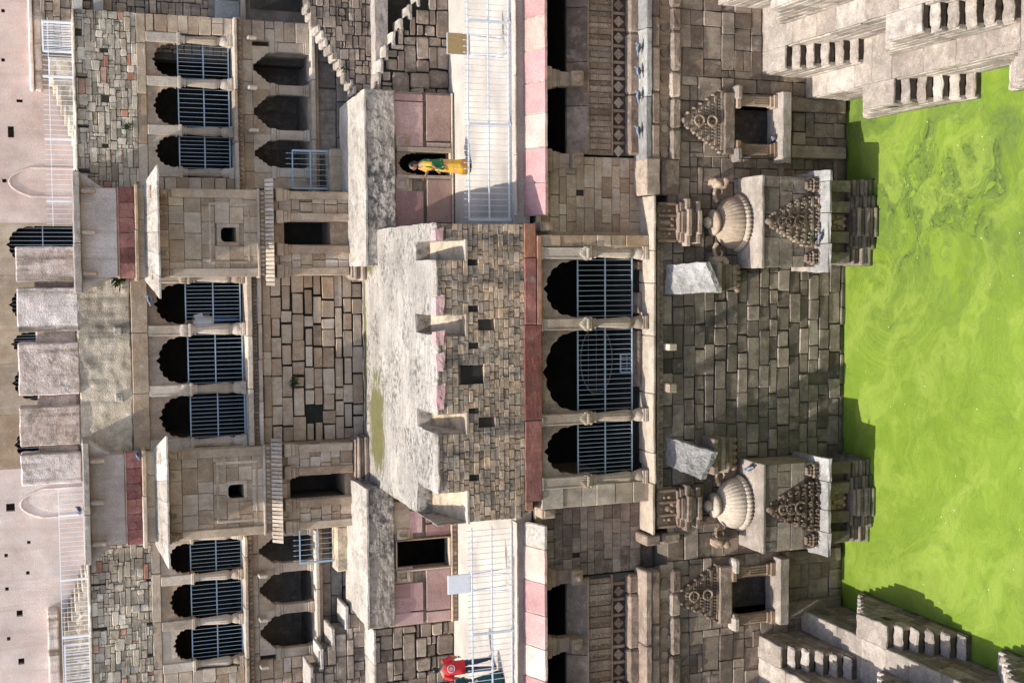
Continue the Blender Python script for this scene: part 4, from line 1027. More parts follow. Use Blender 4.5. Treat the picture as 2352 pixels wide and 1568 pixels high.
masonry(po, rs, YP, 'brick_stone', gap=.010, depth=.09, soft=.06, prot=.012, tilt=.6, seed=9, name='brick')
for h in holes: MB().box(h[0], h[1], YP+.05, YP+.068 if h[3] > zn else YP+.088, h[2], h[3]).build('putlog_hole', 'shade_dark_stone', po)
for n_ in notch:       # embrasure: dark back, sloping floor, sill
    a, b = n_[0], n_[1]
    MB().box(a, b, Yn, Yn+.1, V(990, Yn), ztop-.03).build('embrasure_back', 'lichen_plaster', po)
    MB().hexa([(a, YP+.42, zn-.3), (b, YP+.42, zn-.3), (b, Yn+.05, zn-.3), (a, Yn+.05, zn-.3), (a, YP+.42, zn+.01), (b, YP+.42, zn+.01), (b, Yn+.05, V(990, Yn)+.01), (a, Yn+.05, V(990, Yn)+.01)]).build('embrasure_slope', 'sand_plaster', po, rough=(.2, .012, 4))
    MB().cbox(a-.02, b+.02, YP-.04, YP+.44, zn-.07, zn+.012, .015).build('embrasure_sill', 'pillar_stone', po, rough=(.15, .01, 4))
    for xx, d in ((a, -1), (b, 1)):
        MB().box(*sorted((xx+d*.004, xx-d*.022)), YP+.05, Yn, zn+.01, ztop-.04).build('embrasure_cheek', 'lichen_plaster', po)
# flat plastered roof
zr = ztop
YB = 37.9
roof = MB(); roof.box(px0-.03, px1+.03, Yn+.02, YB, zr-.28, zr+.005)
for a, b in solid:
    roof.box(a-.02, b+.02, YP+.02, Yn+.021, zr-.07, zr)
roof.build('roof', 'roof_plaster', po, rough=(.22, .03, 1.6))
for a, b in solid:     # worn rolled edge
    MB().cbox(a-.03, b+.03, YP-.05, YP+.3, zr-.14, zr+.03, .07).build('roof_edge', 'white_plaster', po, rough=(.1, .03, 3.5))
for y, w_ in ((700, .55), (775, .4), (830, .5), (910, .7), (538, .34)):   # pink stone chips along the edge
    x, z = P(990, y, YP)
    MB().hexa([(x-w_/2, YP-.085, zr-.2), (x+w_/2, YP-.085, zr-.24), (x+w_/2, YP+.05, zr-.2), (x-w_/2, YP+.05, zr-.2), (x-w_/2, YP-.06, zr-.02), (x+w_/2*.7, YP-.06, zr+.0), (x+w_/2*.7, YP+.1, zr+.05), (x-w_/2, YP+.1, zr+.05)]).build('edge_chip', 'pink_slab', po, rough=(.12, .02, 5))
# inside of the porch
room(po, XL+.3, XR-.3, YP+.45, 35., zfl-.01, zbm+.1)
MB().box(XL, XR, YP+.3, 35.2, zbm+.1, zpb-.14).build('ceiling_slab', 'shade_dark_stone', po)
MB().box(XR-.36, XR-.01, YP+.42, 35.2, zfl, zpb-.14).build('side_wall', 'tan_stone', po)
MB().box(XL+.01, XL+.36, YP+.42, 35.2, zfl, zpb-.14).build('side_wall', 'tan_stone', po)
MB().box(px0+.02, px1-.02, YP+.36, 36., zpb-.13, zpb-.06).build('wall_plate', 'mortar', po)
MB().box(PX0-.2, PX1+.2, YP+.2, 35.2, P(1512, 840, YW)[1]-.02, zfl-.15).build('floor_mass', 'shade_dark_stone', po)
for s, x in ((1, XR+.12), (-1, XL-.12)):     # small carved consoles under the beam ends
    o = MB(); o.cbox(x-.13, x+.13, YP+.05, YP+.6, zbm-.42, zbm-.02, .02); o.cbox(x-.1, x+.1, YP+.0, YP+.06, zbm-.36, zbm-.08, .02); o.prism([(x-.06, zbm-.22), (x, zbm-.3), (x+.06, zbm-.22), (x, zbm-.14)], YP-.02, YP+.02)
    o.build('console', 'carved_stone', po)
# steel railings in the three bays
zr0, zr1 = V(1453, YP+.3), V(1328.5, YP+.3)
for (a, b, _, _), n, l in zip(sp, (12, 17, 13), ('nearer the sunlit end', 'in the wide middle arch', 'nearer the shaded end')):
    railing('steel_railing', f'blue grey steel bar railing of the porch arcade, {l}', [(a+.12, zr0), (b-.12, zr0)], zr1-zr0, YP+.34, n, group='porch railings', rw=.034)
# grille leaning inside, and a small gate
gg = thing('oval_grille', 'oval steel grille of parallel bars leaning inside the wide porch arch', 'grille', (.1, 31.2, zfl))
ga = gr('C2', 550, 690, 765, 1150, 31.2); cxm, czm, ra, rb = (ga[0]+ga[1])/2, (ga[2]+ga[3])/2, (ga[1]-ga[0])/2, (ga[3]-ga[2])/2
o = MB(); NE = 36
ep = [(cxm+ra*math.cos(2*math.pi*i/NE), czm+rb*math.sin(2*math.pi*i/NE)) for i in range(NE)]
for i in range(NE): o.tube((ep[i][0], 31.2, ep[i][1]), (ep[(i+1) % NE][0], 31.2, ep[(i+1) % NE][1]), .016, 5)
o.build('frame', 'dark_metal', gg)
for i in range(13):
    u_ = -.92+1.84*i/12; hh = rb*math.sqrt(1-u_*u_); MB().bar((cxm+ra*u_, 31.2, czm-hh), (cxm+ra*u_, 31.2, czm+hh), .012).build('bar', 'dark_metal', gg)
for i in (-.5, 0, .5):
    hh = ra*math.sqrt(1-i*i); MB().bar((cxm-hh, 31.22, czm+rb*i), (cxm+hh, 31.22, czm+rb*i), .014).build('cross_bar', 'dark_metal', gg)
sg = thing('small_gate', 'low steel gate of square bars standing behind the porch railing', 'gate', (.1, 30.75, zfl))
ga = gr('C2', 822, 880, 955, 1000, 30.75)
for a_, b_ in (((ga[0], ga[2]), (ga[0], ga[3])), ((ga[1], ga[2]), (ga[1], ga[3])), ((ga[0], ga[3]), (ga[1], ga[3])), ((ga[0], ga[2]), (ga[1], ga[2]))): MB().bar((a_[0], 30.75, a_[1]), (b_[0], 30.75, b_[1]), .035).build('frame_bar', 'steel_paint', sg)
for i in range(1, 6): MB().bar((ga[0]+(ga[1]-ga[0])*i/6, 30.75, ga[2]), (ga[0]+(ga[1]-ga[0])*i/6, 30.75, ga[3]), .014).build('bar', 'steel_paint', sg)
for i in range(1, 3): MB().bar((ga[0], 30.76, ga[2]+(ga[3]-ga[2])*i/3), (ga[1], 30.76, ga[2]+(ga[3]-ga[2])*i/3), .014).build('bar', 'steel_paint', sg)
# old pale blocks lying on the porch floor behind the railing
for i, (cx0, cy0, cx1, cy1) in enumerate(((945, 715, 985, 1100), (925, 245, 985, 305), (940, 460, 985, 600))):
    a = gr('C2', cx0, cy0, cx1, cy1, 30.55)
    tag(MB().cbox(a[0], a[1], 30.42, 30.8, zfl, max(a[3], zfl+.12), .03).build('stone_block', 'band_stone', None, rough=(.15, .015, 4)), ['long low stone block on the porch floor under the wide arch', 'small square stone block on the porch floor beside the end pilaster', 'squat stone block on the porch floor in the narrow sunlit-end bay'][i], 'block')
# ================================================================ LOW PAVILIONS ON THE WALKWAY, RETAINING WALLS AND STAIRS BEHIND
YV = 36.0
def small_niche(par, a, Y):
    """little arched wall niche in a carved frame"""
    x0, x1, z0, z1 = a
    MB().cbox(x0-.07, x1+.07, Y-.03, Y+.03, z0-.1, z0, .012).build('niche_sill', 'tan_stone', par)
    MB().prism(arch(x0, x1, z0+.6*(z1-z0), z1, n=5, sag=.012, tip=.03)+[(x1+.07, z0+.6*(z1-z0)), (x1+.07, z1+.08), (x0-.07, z1+.08), (x0-.07, z0+.6*(z1-z0))], Y-.03, Y+.03).build('niche_head', 'tan_stone', par)
    for u_, v_ in ((x0-.07, x0), (x1, x1+.07)): MB().box(u_, v_, Y-.03, Y+.03, z0, z0+.6*(z1-z0)).build('niche_jamb', 'tan_stone', par)
    MB().box(x0-.02, x1+.02, Y+.1, Y+.12, z0-.02, z1+.05).build('niche_back', 'tan_stone', par)
for s in (1, -1):
    K = 'B1' if s > 0 else 'B3'
    side = 'sunlit' if s > 0 else 'shaded'
    ym = 300 if s > 0 else 1350
    V = lambda v, Y=YV: P(v, ym, Y)[1]
    pv = thing('walkway_pavilion', f'low pavilion of purple sandstone slabs under a plaster roof, {side} side of the porch', 'pavilion', (P(1040, ym, YV)[0], YV, Zw))
    # extents of the front wall
    if s > 0: xa, xb = 3.2, P(970, 212, YV)[0]
    else: xa, xb = P(970, 1434, YV)[0], -3.2
    door = gr('B1', 1012, 1038, 1366, 1195, YV) if s > 0 else gr('B3', 1003, 588, 1360, 785, YV)
    fr = gr('B1', 1000, 1005, 1388, 1217, YV) if s > 0 else gr('B3', 1000, 578, 1388, 795, YV)
    zw0, zw1 = Zw, V(905); zj = V(977)
    zsc = V(1048)+.02
    zsc = max(Zw+.02, zsc)
    # thick core with door opening
    c = MB()
    c.box(xa, door[0], YV+.1, YV+.5, zw0, zw1+.1); c.box(door[1], xb, YV+.1, YV+.5, zw0, zw1+.1); c.box(door[0], door[1], YV+.1, YV+.5, door[3], zw1+.1); c.box(door[0], door[1], YV+.1, YV+.5, zw0, door[2])
    c.build('wall_core', 'mortar', pv)
    room(pv, xa+.3, xb-.3, YV+.5, YV+2.2, zw0+.02, zw1+.05)
    # scalloped foot course
    MB().box(xa, xb, YV+.0, YV+.12, zw0, V(1040)).build('foot_course', 'wall_stone', pv)
    z0_ = V(1040)
    x = xa+.06; first = None
    while x < xb-.05:
        if first is None: first = MB().ball((x, YV-.0, (zw0+z0_)/2+.01), .06, .035, (z0_-zw0)*.42, 8, 5).build('scallop', 'tan_stone', pv); fx = x
        else:
            o = bpy.data.objects.new('scallop', first.data); COL.objects.link(o); o.parent = pv; o.location = first.location+Vector((x-fx, 0, 0))
        x += .15
    MB().cbox(xa, xb, YV-.06, YV+.1, z0_, z0_+.05, .012).build('string_course', 'tan_stone', pv)
    zb_ = z0_+.055
    # slabs
    bord = .04
    if s > 0:
        up_ = [(695, 1003), (642, 693), (1300, 1568)]; lo_ = [(640, 962), (968, 1003), (1218, 1520)]
        upz = (V(905)+0, V(972)); extra = [(1217, 1300)]
    else:
        up_ = [(880, 1075), (1080, 1165), (390, 545)]; lo_ = [(800, 1085), (1090, 1165), (490, 575)]
        upz = (V(905), V(972)); extra = []
    def slab(c0, c1, z0__, z1__, mt='purple_slab'):
        X1, X0 = g(K, 1150, c0, YV)[0], g(K, 1150, c1, YV)[0]
        X0, X1 = max(X0, xa), min(X1, xb)
        if X1-X0 < .05: return
        MB().cbox(X0+.01, X1-.01, YV+rnd.uniform(-.01, .02), YV+.11, z0__, z1__, .015).build('wall_slab', mt, pv, rough=(.2, .008, 3))
    for c0, c1 in up_: slab(c0, c1, V(972), zw1-.01, 'purple_slab' if s > 0 else 'pink_slab')
    for c0, c1 in lo_: slab(c0, c1, zb_+.01, V(980), 'tan_slab' if s > 0 else 'purple_slab')
    if s < 0:
        slab(990, 1165, V(943), zw1-.01); slab(880, 985, V(943), zw1-.01)
        slab(320, 545, V(943), zw1-.01, 'tan_stone')
        slab(360, 480, zb_+.01, V(980))
    for u_, v_ in ((xa, fr[0]), (fr[1], xb)): MB().box(u_, v_, YV+.07, YV+.098, V(980), V(972)).build('joint_bed', 'wet_stone', pv)
    # door frame
    ft = .09
    MB().cbox(fr[0], door[0]+.0, YV-.05, YV+.12, zb_, fr[3], .015).build('door_jamb', 'tan_stone', pv)
    MB().cbox(door[1], fr[1], YV-.05, YV+.12, zb_, fr[3], .015).build('door_jamb', 'tan_stone', pv)
    MB().cbox(door[0], door[1], YV-.05, YV+.12, zb_, door[2]+.02, .015).build('threshold', 'tan_stone', pv)
    if s > 0:
        zs_ = door[3]-.55
        spandrel(pv, door[0]+.002, door[1]-.002, door[0]+.03, door[1]-.03, zs_, door[3]-.03, fr[3]-.002, YV+.0, .1, 'tan_stone', n=9, sag=.03, tip=.05, name='door_head')
    else:
        MB().cbox(door[0], door[1], YV-.04, YV+.12, door[3], fr[3]+.03, .015).build('door_head', 'tan_stone', pv)
    for k in range(2):
        if s > 0: a = gr('B1', 1012, (935, 1226)[k], 1064, (982, 1272)[k], YV)
        else: a = gr('B3', 1018, (532, 812)[k], 1070, (572, 858)[k], YV)
        MB().cbox(a[0]-.14, a[1]+.14, YV+.03, YV+.115, a[2]-.2, a[3]+.14, .01).build('niche_panel', 'tan_stone', pv)
        small_niche(pv, a, YV)
    # lichen parapet and sloping plaster roof
    if s > 0:
        xr0, xr1 = 3.0, P(870, 206, YV-.1)[0]; xk1 = P(783, 246, 38.)[0]; xk0 = 3.0
        zf0, zf1 = V(905), V(835); zk = P(783, 300, 38.)[1]
    else:
        xr0, xr1 = P(870, 1442, YV-.1)[0], P(870, 1120, YV-.1)[0]; xk0, xk1 = P(798, 1384, 38.)[0], P(796, 1094, 38.)[0]
        zf0, zf1 = V(905), V(842); zk = P(796, 1200, 38.)[1]
    MB().cbox(xr0, xr1, YV-.12, YV+.5, zf0, zf1-.05, .03).build('parapet_face', 'lichen_plaster', pv, rough=(.14, .03, 4))
    MB().hexa([(xr0, YV-.15, zf1-.06), (xr1, YV-.15, zf1-.06), (xk1, 38.2, zf1-.06), (xk0, 38.2, zf1-.06), (xr0, YV-.15, zf1), (xr1, YV-.15, zf1), (xk1, 38.2, zk), (xk0, 38.2, zk)]).build('roof', 'white_plaster', pv, rough=(.25, .025, 2))
    xi = xr1 if s < 0 else xr0
    if s < 0: MB().box(xr1-.3, xr1-.02, YV+.45, 38.1, Zw, zf1-.07).build('side_wall', 'lichen_plaster', pv)
    # small spiked gate with its plaster footing behind the roof
    if s > 0: ga, foot = gr('B1', 290, 1030, 533, 1285, 38.3), gr('B1', 535, 1020, 620, 1312, 38.2)
    else: ga, foot = gr('B3', 340, 495, 580, 740, 38.3), gr('B3', 580, 490, 665, 800, 38.2)
    tag(MB().cbox(foot[0], foot[1], 38.0, 38.7, foot[2]-.3, foot[3], .05).build('plaster_footing', 'sand_plaster', None, rough=(.15, .025, 3)), f'plaster footing block under the spiked steel gate, {side} side', 'footing')
    railing('spiked_gate', f'grey steel gate panel with arrow spikes beside the tower, {side} side', [(ga[0], ga[2]), (ga[1], ga[2])], ga[3]-ga[2], 38.3, 7, rails=(0, .5, 1), group='spiked gate panels', spike=.2, posts=(0.0, 1.0), cat='gate')

# ---------------- retaining walls with stairs on their tops
def wallpoly(name_lab, Y, poly_fn, x0, x1, z0, z1, ch, wr, mat, core, seed, th=.6, top=None, gap=.02, soft=.09, limit=300):
    t = thing('retaining_wall', name_lab, 'wall', ((x0+x1)/2, Y, z0))
    rs = [r_ for r_ in quilt(x0, x1, z0, z1, wr[0]*.62, ch*.52, seed=seed) if r_[3] <= poly_fn((r_[0]+r_[1])/2)+.12]
    masonry(t, rs, Y, mat, gap=gap, depth=.13, soft=soft, prot=.03, tilt=.9, seed=seed, limit=limit)
    c = MB(); n = int((x1-x0)/.12)+1
    for i in range(n):
        a, b = x0+(x1-x0)*i/n, x0+(x1-x0)*(i+1)/n; zt = min(poly_fn((a+b)/2), z1)
        if zt > z0: c.box(a, b-.0005, Y+.05, Y+th, z0-.1, zt-.02)
    c.build('wall_core', core, t)
    return t
def profile(pts):
    pts = sorted(pts)
    def f(x):
        if x <= pts[0][0]: return pts[0][1]
        for (a, b), (c, d) in zip(pts[:-1], pts[1:]):
            if x <= c: return b+(d-b)*(x-a)/(c-a)
        return pts[-1][1]
    return f
# sunlit side
Y1, Y2 = 36.5, 37.6
p1 = [g('B1', *c, Y1) for c in ((868, 620), (888, 430), (1000, 220), (1140, 0), (1300, -200))]
f1 = profile(p1)
t1 = wallpoly('wall of big brown stones behind the walkway railing, below a broken stair, sunlit side', Y1, f1, p1[0][0]-.3, 14.5, Zw, p1[0][1]+.1, .38, (.35, .95), 'wall_stone', 'dark_joint', 51, gap=.035)
xs = [p1[0][0]-.3]+[p1[0][0]+.5+.42*i for i in range(9)]
for a, b in zip(xs[:-1], xs[1:]):
    z = f1((a+b)/2); MB().cbox(a, b+.05, Y1-.06, Y1+.75, z-.09, z+.03, .03).build('stair_tread', 'step_stone', t1, rough=(.14, .03, 4))
led = g('B1', 850, 300, Y1+.6)[1]
tag(MB().box(p1[0][0]-.4, 14.5, Y1+.5, Y2+.1, led-.4, led).build('landing', 'step_stone', None, rough=(.4, .02)), kind='structure')
p2 = [g('B1', *c, Y2) for c in ((720, 640), (600, 420), (510, 290), (430, 130), (380, 20), (380, -200))]
f2 = profile(p2)
t2 = wallpoly('wall of small brown stones carrying a descending stair below the open gallery, sunlit side', Y2, f2, p2[0][0]-.1, 14.8, led-.02, p2[-2][1]+.1, .2, (.22, .6), 'wall_stone', 'grey_joint', 53, gap=.022)
n = 13; x0, x1 = p2[0][0], p2[4][0]
for i in range(n):
    a, b = x0+(x1-x0)*i/n, x0+(x1-x0)*(i+1)/n; z = f2((a+b)/2); MB().cbox(a-.03, b+.03, Y2-.05, Y2+.8, z-.1, z+.02, .03).build('stair_tread', 'step_stone', t2, rough=(.12, .02, 4))
# shaded side
q1 = g('B3', 850, 1160, Y1)[1]
t1 = wallpoly('wall of big brown stones behind the walkway railing, below a straight pale ledge, shaded side', Y1, lambda x: q1, -14., g('B3', 1200, 1158, Y1)[0], Zw, q1, .36, (.35, .95), 'wall_stone', 'dark_joint', 57, gap=.03)
row(t1, cuts(-14., g('B3', 850, 1198, Y1)[0], 1.2, seed=3), Y1-.1, Y1+1.3, q1-.02, q1+.07, 'white_plaster', 'ledge_slab', .02, rough=(.2, .012, 4))
st = [((410, 1462), (410, 1640)), ((480, 1338), (480, 1464)), ((556, 1200), (556, 1340)), ((648, 1050), (648, 1194))]
sx = []
for (a, b) in st:
    (xb_, z), (xa_, _) = g('B3', *a, Y2), g('B3', *b, Y2); sx.append((xa_, xb_, z))
def f3(x):
    for a, b, z in sx:
        if a <= x <= b: return z
    return sx[0][2] if x < sx[0][0] else sx[-1][2]-.4
t2 = wallpoly('stepped wall of brown stones with white plaster step tops, shaded side', Y2, f3, -15, sx[-1][1]+.3, q1-.05, sx[0][2], .27, (.3, .8), 'wall_stone', 'grey_joint', 59, gap=.015)
for a, b, z in sx: MB().cbox(a-.03, b+.03, Y2-.07, Y2+1.1, z-.09, z+.02, .02).build('stair_tread', 'white_plaster', t2, rough=(.15, .015, 4))
tag(MB().box(-15, sx[-1][1]+1.2, Y1+.5, Y2+.1, q1-.5, q1-.03).build('landing', 'floor_plaster'), kind='structure')
# ================================================================ TOWERS
YT, YC, YWI = 37.5, 38.2, 39.0
def tower(y0, y1, v, side, seed):
    """v: picture heights of the members"""
    q = random.Random(seed); ym = (y0+y1)/2
    Z = lambda k, Y=YT: P(v[k] if isinstance(k, str) else k, ym, Y)[1]
    xa, xb = P(400, y1, YT)[0], P(400, y0, YT)[0]; xm = (xa+xb)/2; hw = (xb-xa)/2
    t = thing('tower_bay', f'projecting tan stone tower bay with eave, red relief band and window, {side} side', 'tower', (xm, YT, Z('base')))
    # parapet: top slab, plaster, red relief, ledge
    row(t, [xa-.45, xm-.3, xb+.45], YT-.42, YT+1.6, Z('slab1'), Z('slab0')+.02, 'step_stone', 'top_slab', .02, rough=(.2, .014, 4))
    MB().cbox(xa, xb, YT-.02, YT+1.4, Z('plast1'), Z('slab1')-.003, .02).build('plaster_parapet', 'grey_plaster', t, rough=(.3, .012))
    for s in (-1, 1):   # flared wings of plaster at the corners under the slab
        x0 = xm+s*hw; zt, zb = Z('slab1')-.01, Z('plast1')+.4
        MB().add([(x0, YT+.02, zb), (x0, YT+1.2, zb), (x0, YT+1.2, zt), (x0, YT+.02, zt), (x0+s*.42, YT-.3, zt), (x0+s*.42, YT+1.2, zt)], [(0, 4, 3), (0, 1, 5, 4), (0, 3, 2, 1), (3, 4, 5, 2), (1, 2, 5)]).build('corner_flare', 'grey_plaster', t)
        MB().cbox(x0-s*.12-.06, x0-s*.12+.06, YT-.36, YT, zt-.42, zt, .03).build('slab_bracket', 'tan_stone', t)
    MB().cbox(xm-.06, xm+.06, YT-.36, YT, Z('slab1')-.4, Z('slab1')-.003, .03).build('slab_bracket', 'tan_stone', t)
    MB().cbox(xa-.04, xb+.04, YT-.06, YT+1.3, Z('red0')-.005, Z('plast1')-.003, .012).build('string_course', 'faded_red', t)
    n = 6; zr0, zr1 = Z('red1'), Z('red0')-.01
    for i in range(n):
        a, b = xa-.03+(xb-xa+.06)*i/n, xa-.03+(xb-xa+.06)*(i+1)/n
        o = MB().cbox(a+.003, b-.003, YT-.05, YT+.3, zr0, zr1, .01); hh = zr1-zr0; w_ = b-a
        for k in range(2):
            cx, cz = a+w_*(k+.5)/2, zr0+hh*(.3+.35*((k+i) % 2))
            pts = [(cx+w_*.24*math.cos(j*math.pi/6), cz+hh*.26*math.sin(j*math.pi/6)) for j in range(12)]
            o.prism(pts, YT-.075, YT-.045)
        o.build('relief_panel', 'red_sandstone', t)
    row(t, [xa-.12, xm+.1, xb+.12], YT-.3, YT+1.2, Z('led1'), zr0-.003, 'tan_stone', 'ledge', .02, jy=.01, rough=(.25, .008, 4))
    # main wall
    zc0, zc1 = Z('fr0'), Z('led1')
    win = rect(v['win'][0], v['win'][2], v['win'][1], v['win'][3], YT)
    c = MB()
    for a in ((xa+.03, win[0], zc0, zc1), (win[1], xb-.03, zc0, zc1), (win[0], win[1], zc0, win[2]), (win[0], win[1], win[3], zc1)): c.box(a[0], a[1], YT+.05, YT+1.6, a[2], a[3])
    c.build('wall_core', 'tan_stone', t)
    MB().box(win[0], win[1], YT+1.2, YT+1.3, win[2], win[3]).build('window_back', 'shade_dark_stone', t)
    for xx, d in ((win[0], 1), (win[1], -1)): MB().box(*sorted((xx, xx+d*.003)), YT+.06, YT+1.2, win[2], win[3]).build('window_reveal', 'shade_dark_stone', t)
    zev = Z('eave0')
    masonry(t, lay(xa, xb, zc0, zev-.1, .42, (.35, .8), holes=[(win[0]-.12, win[1]+.12, win[2]-.1, win[3]+.12)], jit=.2, seed=seed), YT, 'tan_stone', gap=.004, depth=.1, soft=.02, prot=.012, tilt=.2, seed=seed, name='panel_stone')
    masonry(t, lay(xa, xb, zev, zc1, .2, (.5, 1.1), jit=.2, seed=seed+1), YT, 'tan_stone', gap=.008, depth=.1, soft=.035, prot=.01, tilt=.2, seed=seed+1, name='panel_stone')
    # window frame with arched corners
    r_ = (win[1]-win[0])*.3
    o = MB(); w0, w1, z0, z1 = win
    arc = [(w0, z1-r_)]+[(w0+r_-r_*math.cos(a), z1-r_+r_*math.sin(a)) for a in (R(22), R(45), R(67), R(90))]+[(w1-r_+r_*math.sin(a), z1-r_+r_*math.cos(a)) for a in (0, R(22), R(45), R(67))]+[(w1, z1-r_)]
    o.prism(arc+[(w1, z1+.12), (w0, z1+.12)], YT-.02, YT+.08); o.build('window_head', 'tan_stone', t)
    for a, b, cz, dz in ((w0-.12, w0, z0-.1, z1+.12), (w1, w1+.12, z0-.1, z1+.12), (w0, w1, z0-.1, z0)): MB().cbox(a, b, YT-.02, YT+.08, cz, dz, .008).build('window_frame', 'tan_stone', t)
    # frames of the big blind panel
    for a, b, cz, dz in ((xm-hw*.66, xm+hw*.66, win[3]+.28, win[3]+.35), (xm-hw*.66, xm+hw*.66, win[2]-.42, win[2]-.36), (xm-hw*.70, xm-hw*.64, win[2]-.42, win[3]+.35), (xm+hw*.64, xm+hw*.70, win[2]-.42, win[3]+.35)):
        MB().cbox(a, b, YT-.045, YT, cz, dz, .012).build('panel_frame', 'tan_stone', t)
    for s in (-1, 1):   # corner pilasters and bracket figures under the eave
        x = xm+s*(hw-.12); MB().cbox(x-.13, x+.13, YT-.09, YT+.05, zc0, zev-.75, .015).build('pilaster', 'tan_stone', t)
        o = MB()
        for k in range(6): o.cbox(x-.1-.02*k, x+.1+.02*k, YT-.1-.1*k, YT, zev-.75+.11*k, zev-.66+.11*k, .02)
        o.ball((x, YT-.28, zev-.45), .1, .16, .16, 8, 6); o.ball((x, YT-.5, zev-.2), .12, .14, .12, 8, 6)
        o.build('bracket_figure', 'carved_stone', t, rough=(.1, .02, 6))
        x = xm+s*hw*.45; o = MB()
        for k in range(5): o.cbox(x-.07-.012*k, x+.07+.012*k, YT-.06-.08*k, YT, zev-.6+.1*k, zev-.52+.1*k, .015)
        o.build('bracket', 'carved_stone', t)
    # eave of pale slabs
    Ye = YT-1.05; zo = Z('eave1', Ye); n = 6
    for i in range(n):
        f0, f1 = i/n, (i+1)/n
        xi0, xi1 = xa-.1+(xb-xa+.2)*f0, xa-.1+(xb-xa+.2)*f1
        xo0, xo1 = xa-.62+(xb-xa+1.24)*f0, xa-.62+(xb-xa+1.24)*f1
        MB().hexa([(xo0+.006, Ye, zo-.05), (xo1-.006, Ye, zo-.05), (xi1-.006, YT+.03, zev-.05), (xi0+.006, YT+.03, zev-.05), (xo0+.006, Ye, zo), (xo1-.006, Ye, zo), (xi1-.006, YT+.03, zev+.03), (xi0+.006, YT+.03, zev+.03)]).build('eave_slab', 'white_plaster', t, rough=(.2, .012, 4))
    # frieze and leaf cornice
    zf0, zk1 = Z('fr1'), Z('cor1', YT-.4)
    MB().cbox(xa-.05, xb+.05, YT-.16, YT+1.5, zc0-.05, zc0+.02, .015).build('string_course', 'pillar_stone', t)
    MB().box(xa, xb, YT-.06, YT+1.4, zf0-.15, zc0-.05).build('frieze_back', 'carved_stone', t)
    first = None; x = xa+.07
    while x < xb:
        if first is None: first = MB().ball((x, YT-.06, (zf0+zc0)/2-.03), .055, .035, .09, 8, 5).build('scallop', 'tan_stone', t); fx = x
        else:
            o = bpy.data.objects.new('scallop', first.data); COL.objects.link(o); o.parent = t; o.location = first.location+Vector((x-fx, 0, 0))
        x += .135
    ca, cb_ = xa-.3, xb+.3; first = None; x = ca; w_ = .125
    MB().hexa([(ca, YT-.34, zk1), (cb_, YT-.34, zk1), (cb_, YT+.02, zk1), (ca, YT+.02, zk1), (ca+.2, YT-.1, zf0), (cb_-.2, YT-.1, zf0), (cb_-.2, YT+.02, zf0), (ca+.2, YT+.02, zf0)]).build('cornice_bed', 'carved_stone', t)
    while x < cb_-.05:
        if first is None: first = MB().hexa([(x+.01, YT-.41, zk1), (x+w_-.01, YT-.41, zk1), (x+w_-.01, YT-.2, zk1), (x+.01, YT-.2, zk1), (x+.02, YT-.17, zf0), (x+w_-.02, YT-.17, zf0), (x+w_-.02, YT-.1, zf0), (x+.02, YT-.1, zf0)]).build('cornice_leaf', 'pillar_stone', t); fx = x
        else:
            o = bpy.data.objects.new('cornice_leaf', first.data); COL.objects.link(o); o.parent = t; o.location = first.location+Vector((x-fx, 0, 0))
        x += w_
    # lower storey with a doorway
    zb = Z('base'); dr = rect(v['door'][0], v['door'][2], v['door'][1], v['door'][3], YT)
    c = MB()
    for a in ((xa, dr[0], zb, zk1), (dr[1], xb, zb, zk1), (dr[0], dr[1], dr[3], zk1), (dr[0], dr[1], zb, dr[2])): c.box(a[0], a[1], YT+.05, YT+1.5, a[2], a[3])
    c.build('lower_wall', 'tan_stone', t)
    MB().box(dr[0], dr[1], YT+1.35, YT+1.45, dr[2], dr[3]).build('door_back', 'shade_dark_stone', t)
    for xx, d in ((dr[0], 1), (dr[1], -1)): MB().box(*sorted((xx, xx+d*.004)), YT+.06, YT+1.35, dr[2], dr[3]).build('door_reveal', 'shade_dark_stone', t)
    masonry(t, lay(xa, xb, zb+.5, zk1, .34, (.3, .6), holes=[(dr[0], dr[1], zb, dr[3]+.02)], jit=.2, seed=seed+3), YT, 'tan_stone', gap=.01, depth=.1, soft=.03, prot=.015, tilt=.2, seed=seed+4, name='panel_stone')
    zl = zk1-.1
    for x in (xa+.14, dr[0]-.15, dr[1]+.15, xb-.14):
        o = MB(); o.cbox(x-.12, x+.12, YT-.1, YT+.03, zb+.5, zl-.45, .015); o.cbox(x-.15, x+.15, YT-.14, YT+.03, zl-.45, zl-.36, .015); o.cbox(x-.17, x+.17, YT-.2, YT+.03, zl-.36, zl-.22, .02); o.cbox(x-.2, x+.2, YT-.26, YT+.03, zl-.22, zl, .02)
        o.build('door_pilaster', 'tan_stone', t)
    zz = zb
    for k, (h_, e) in enumerate(((.16, .28), (.1, .2), (.12, .24), (.08, .14))):
        row(t, [xa-e*.6, xm+.2*(k % 2), xb+e*.6], YT-e, YT+1.4, zz+.003, zz+h_, 'band_stone', 'base_moulding', .04, jy=.01, rough=(.25, .01, 4)); zz += h_
    return xa, xb
TR = tower(434, 636, dict(slab0=170, slab1=185, plast1=270, red0=274, red1=309, led1=317, eave0=333, eave1=363, fr0=592, fr1=608, cor1=629, base=836, win=(507, 542, 522.5, 555.5), door=(653, 760, 510, 562)), 'sunlit', 61)
TL = tower(1036, 1240, dict(slab0=193, slab1=206, plast1=288, red0=291, red1=326, led1=336, eave0=357, eave1=384, fr0=606, fr1=623, cor1=649, base=846, win=(524, 560, 1112, 1143), door=(667, 793, 1090, 1141)), 'shaded', 67)
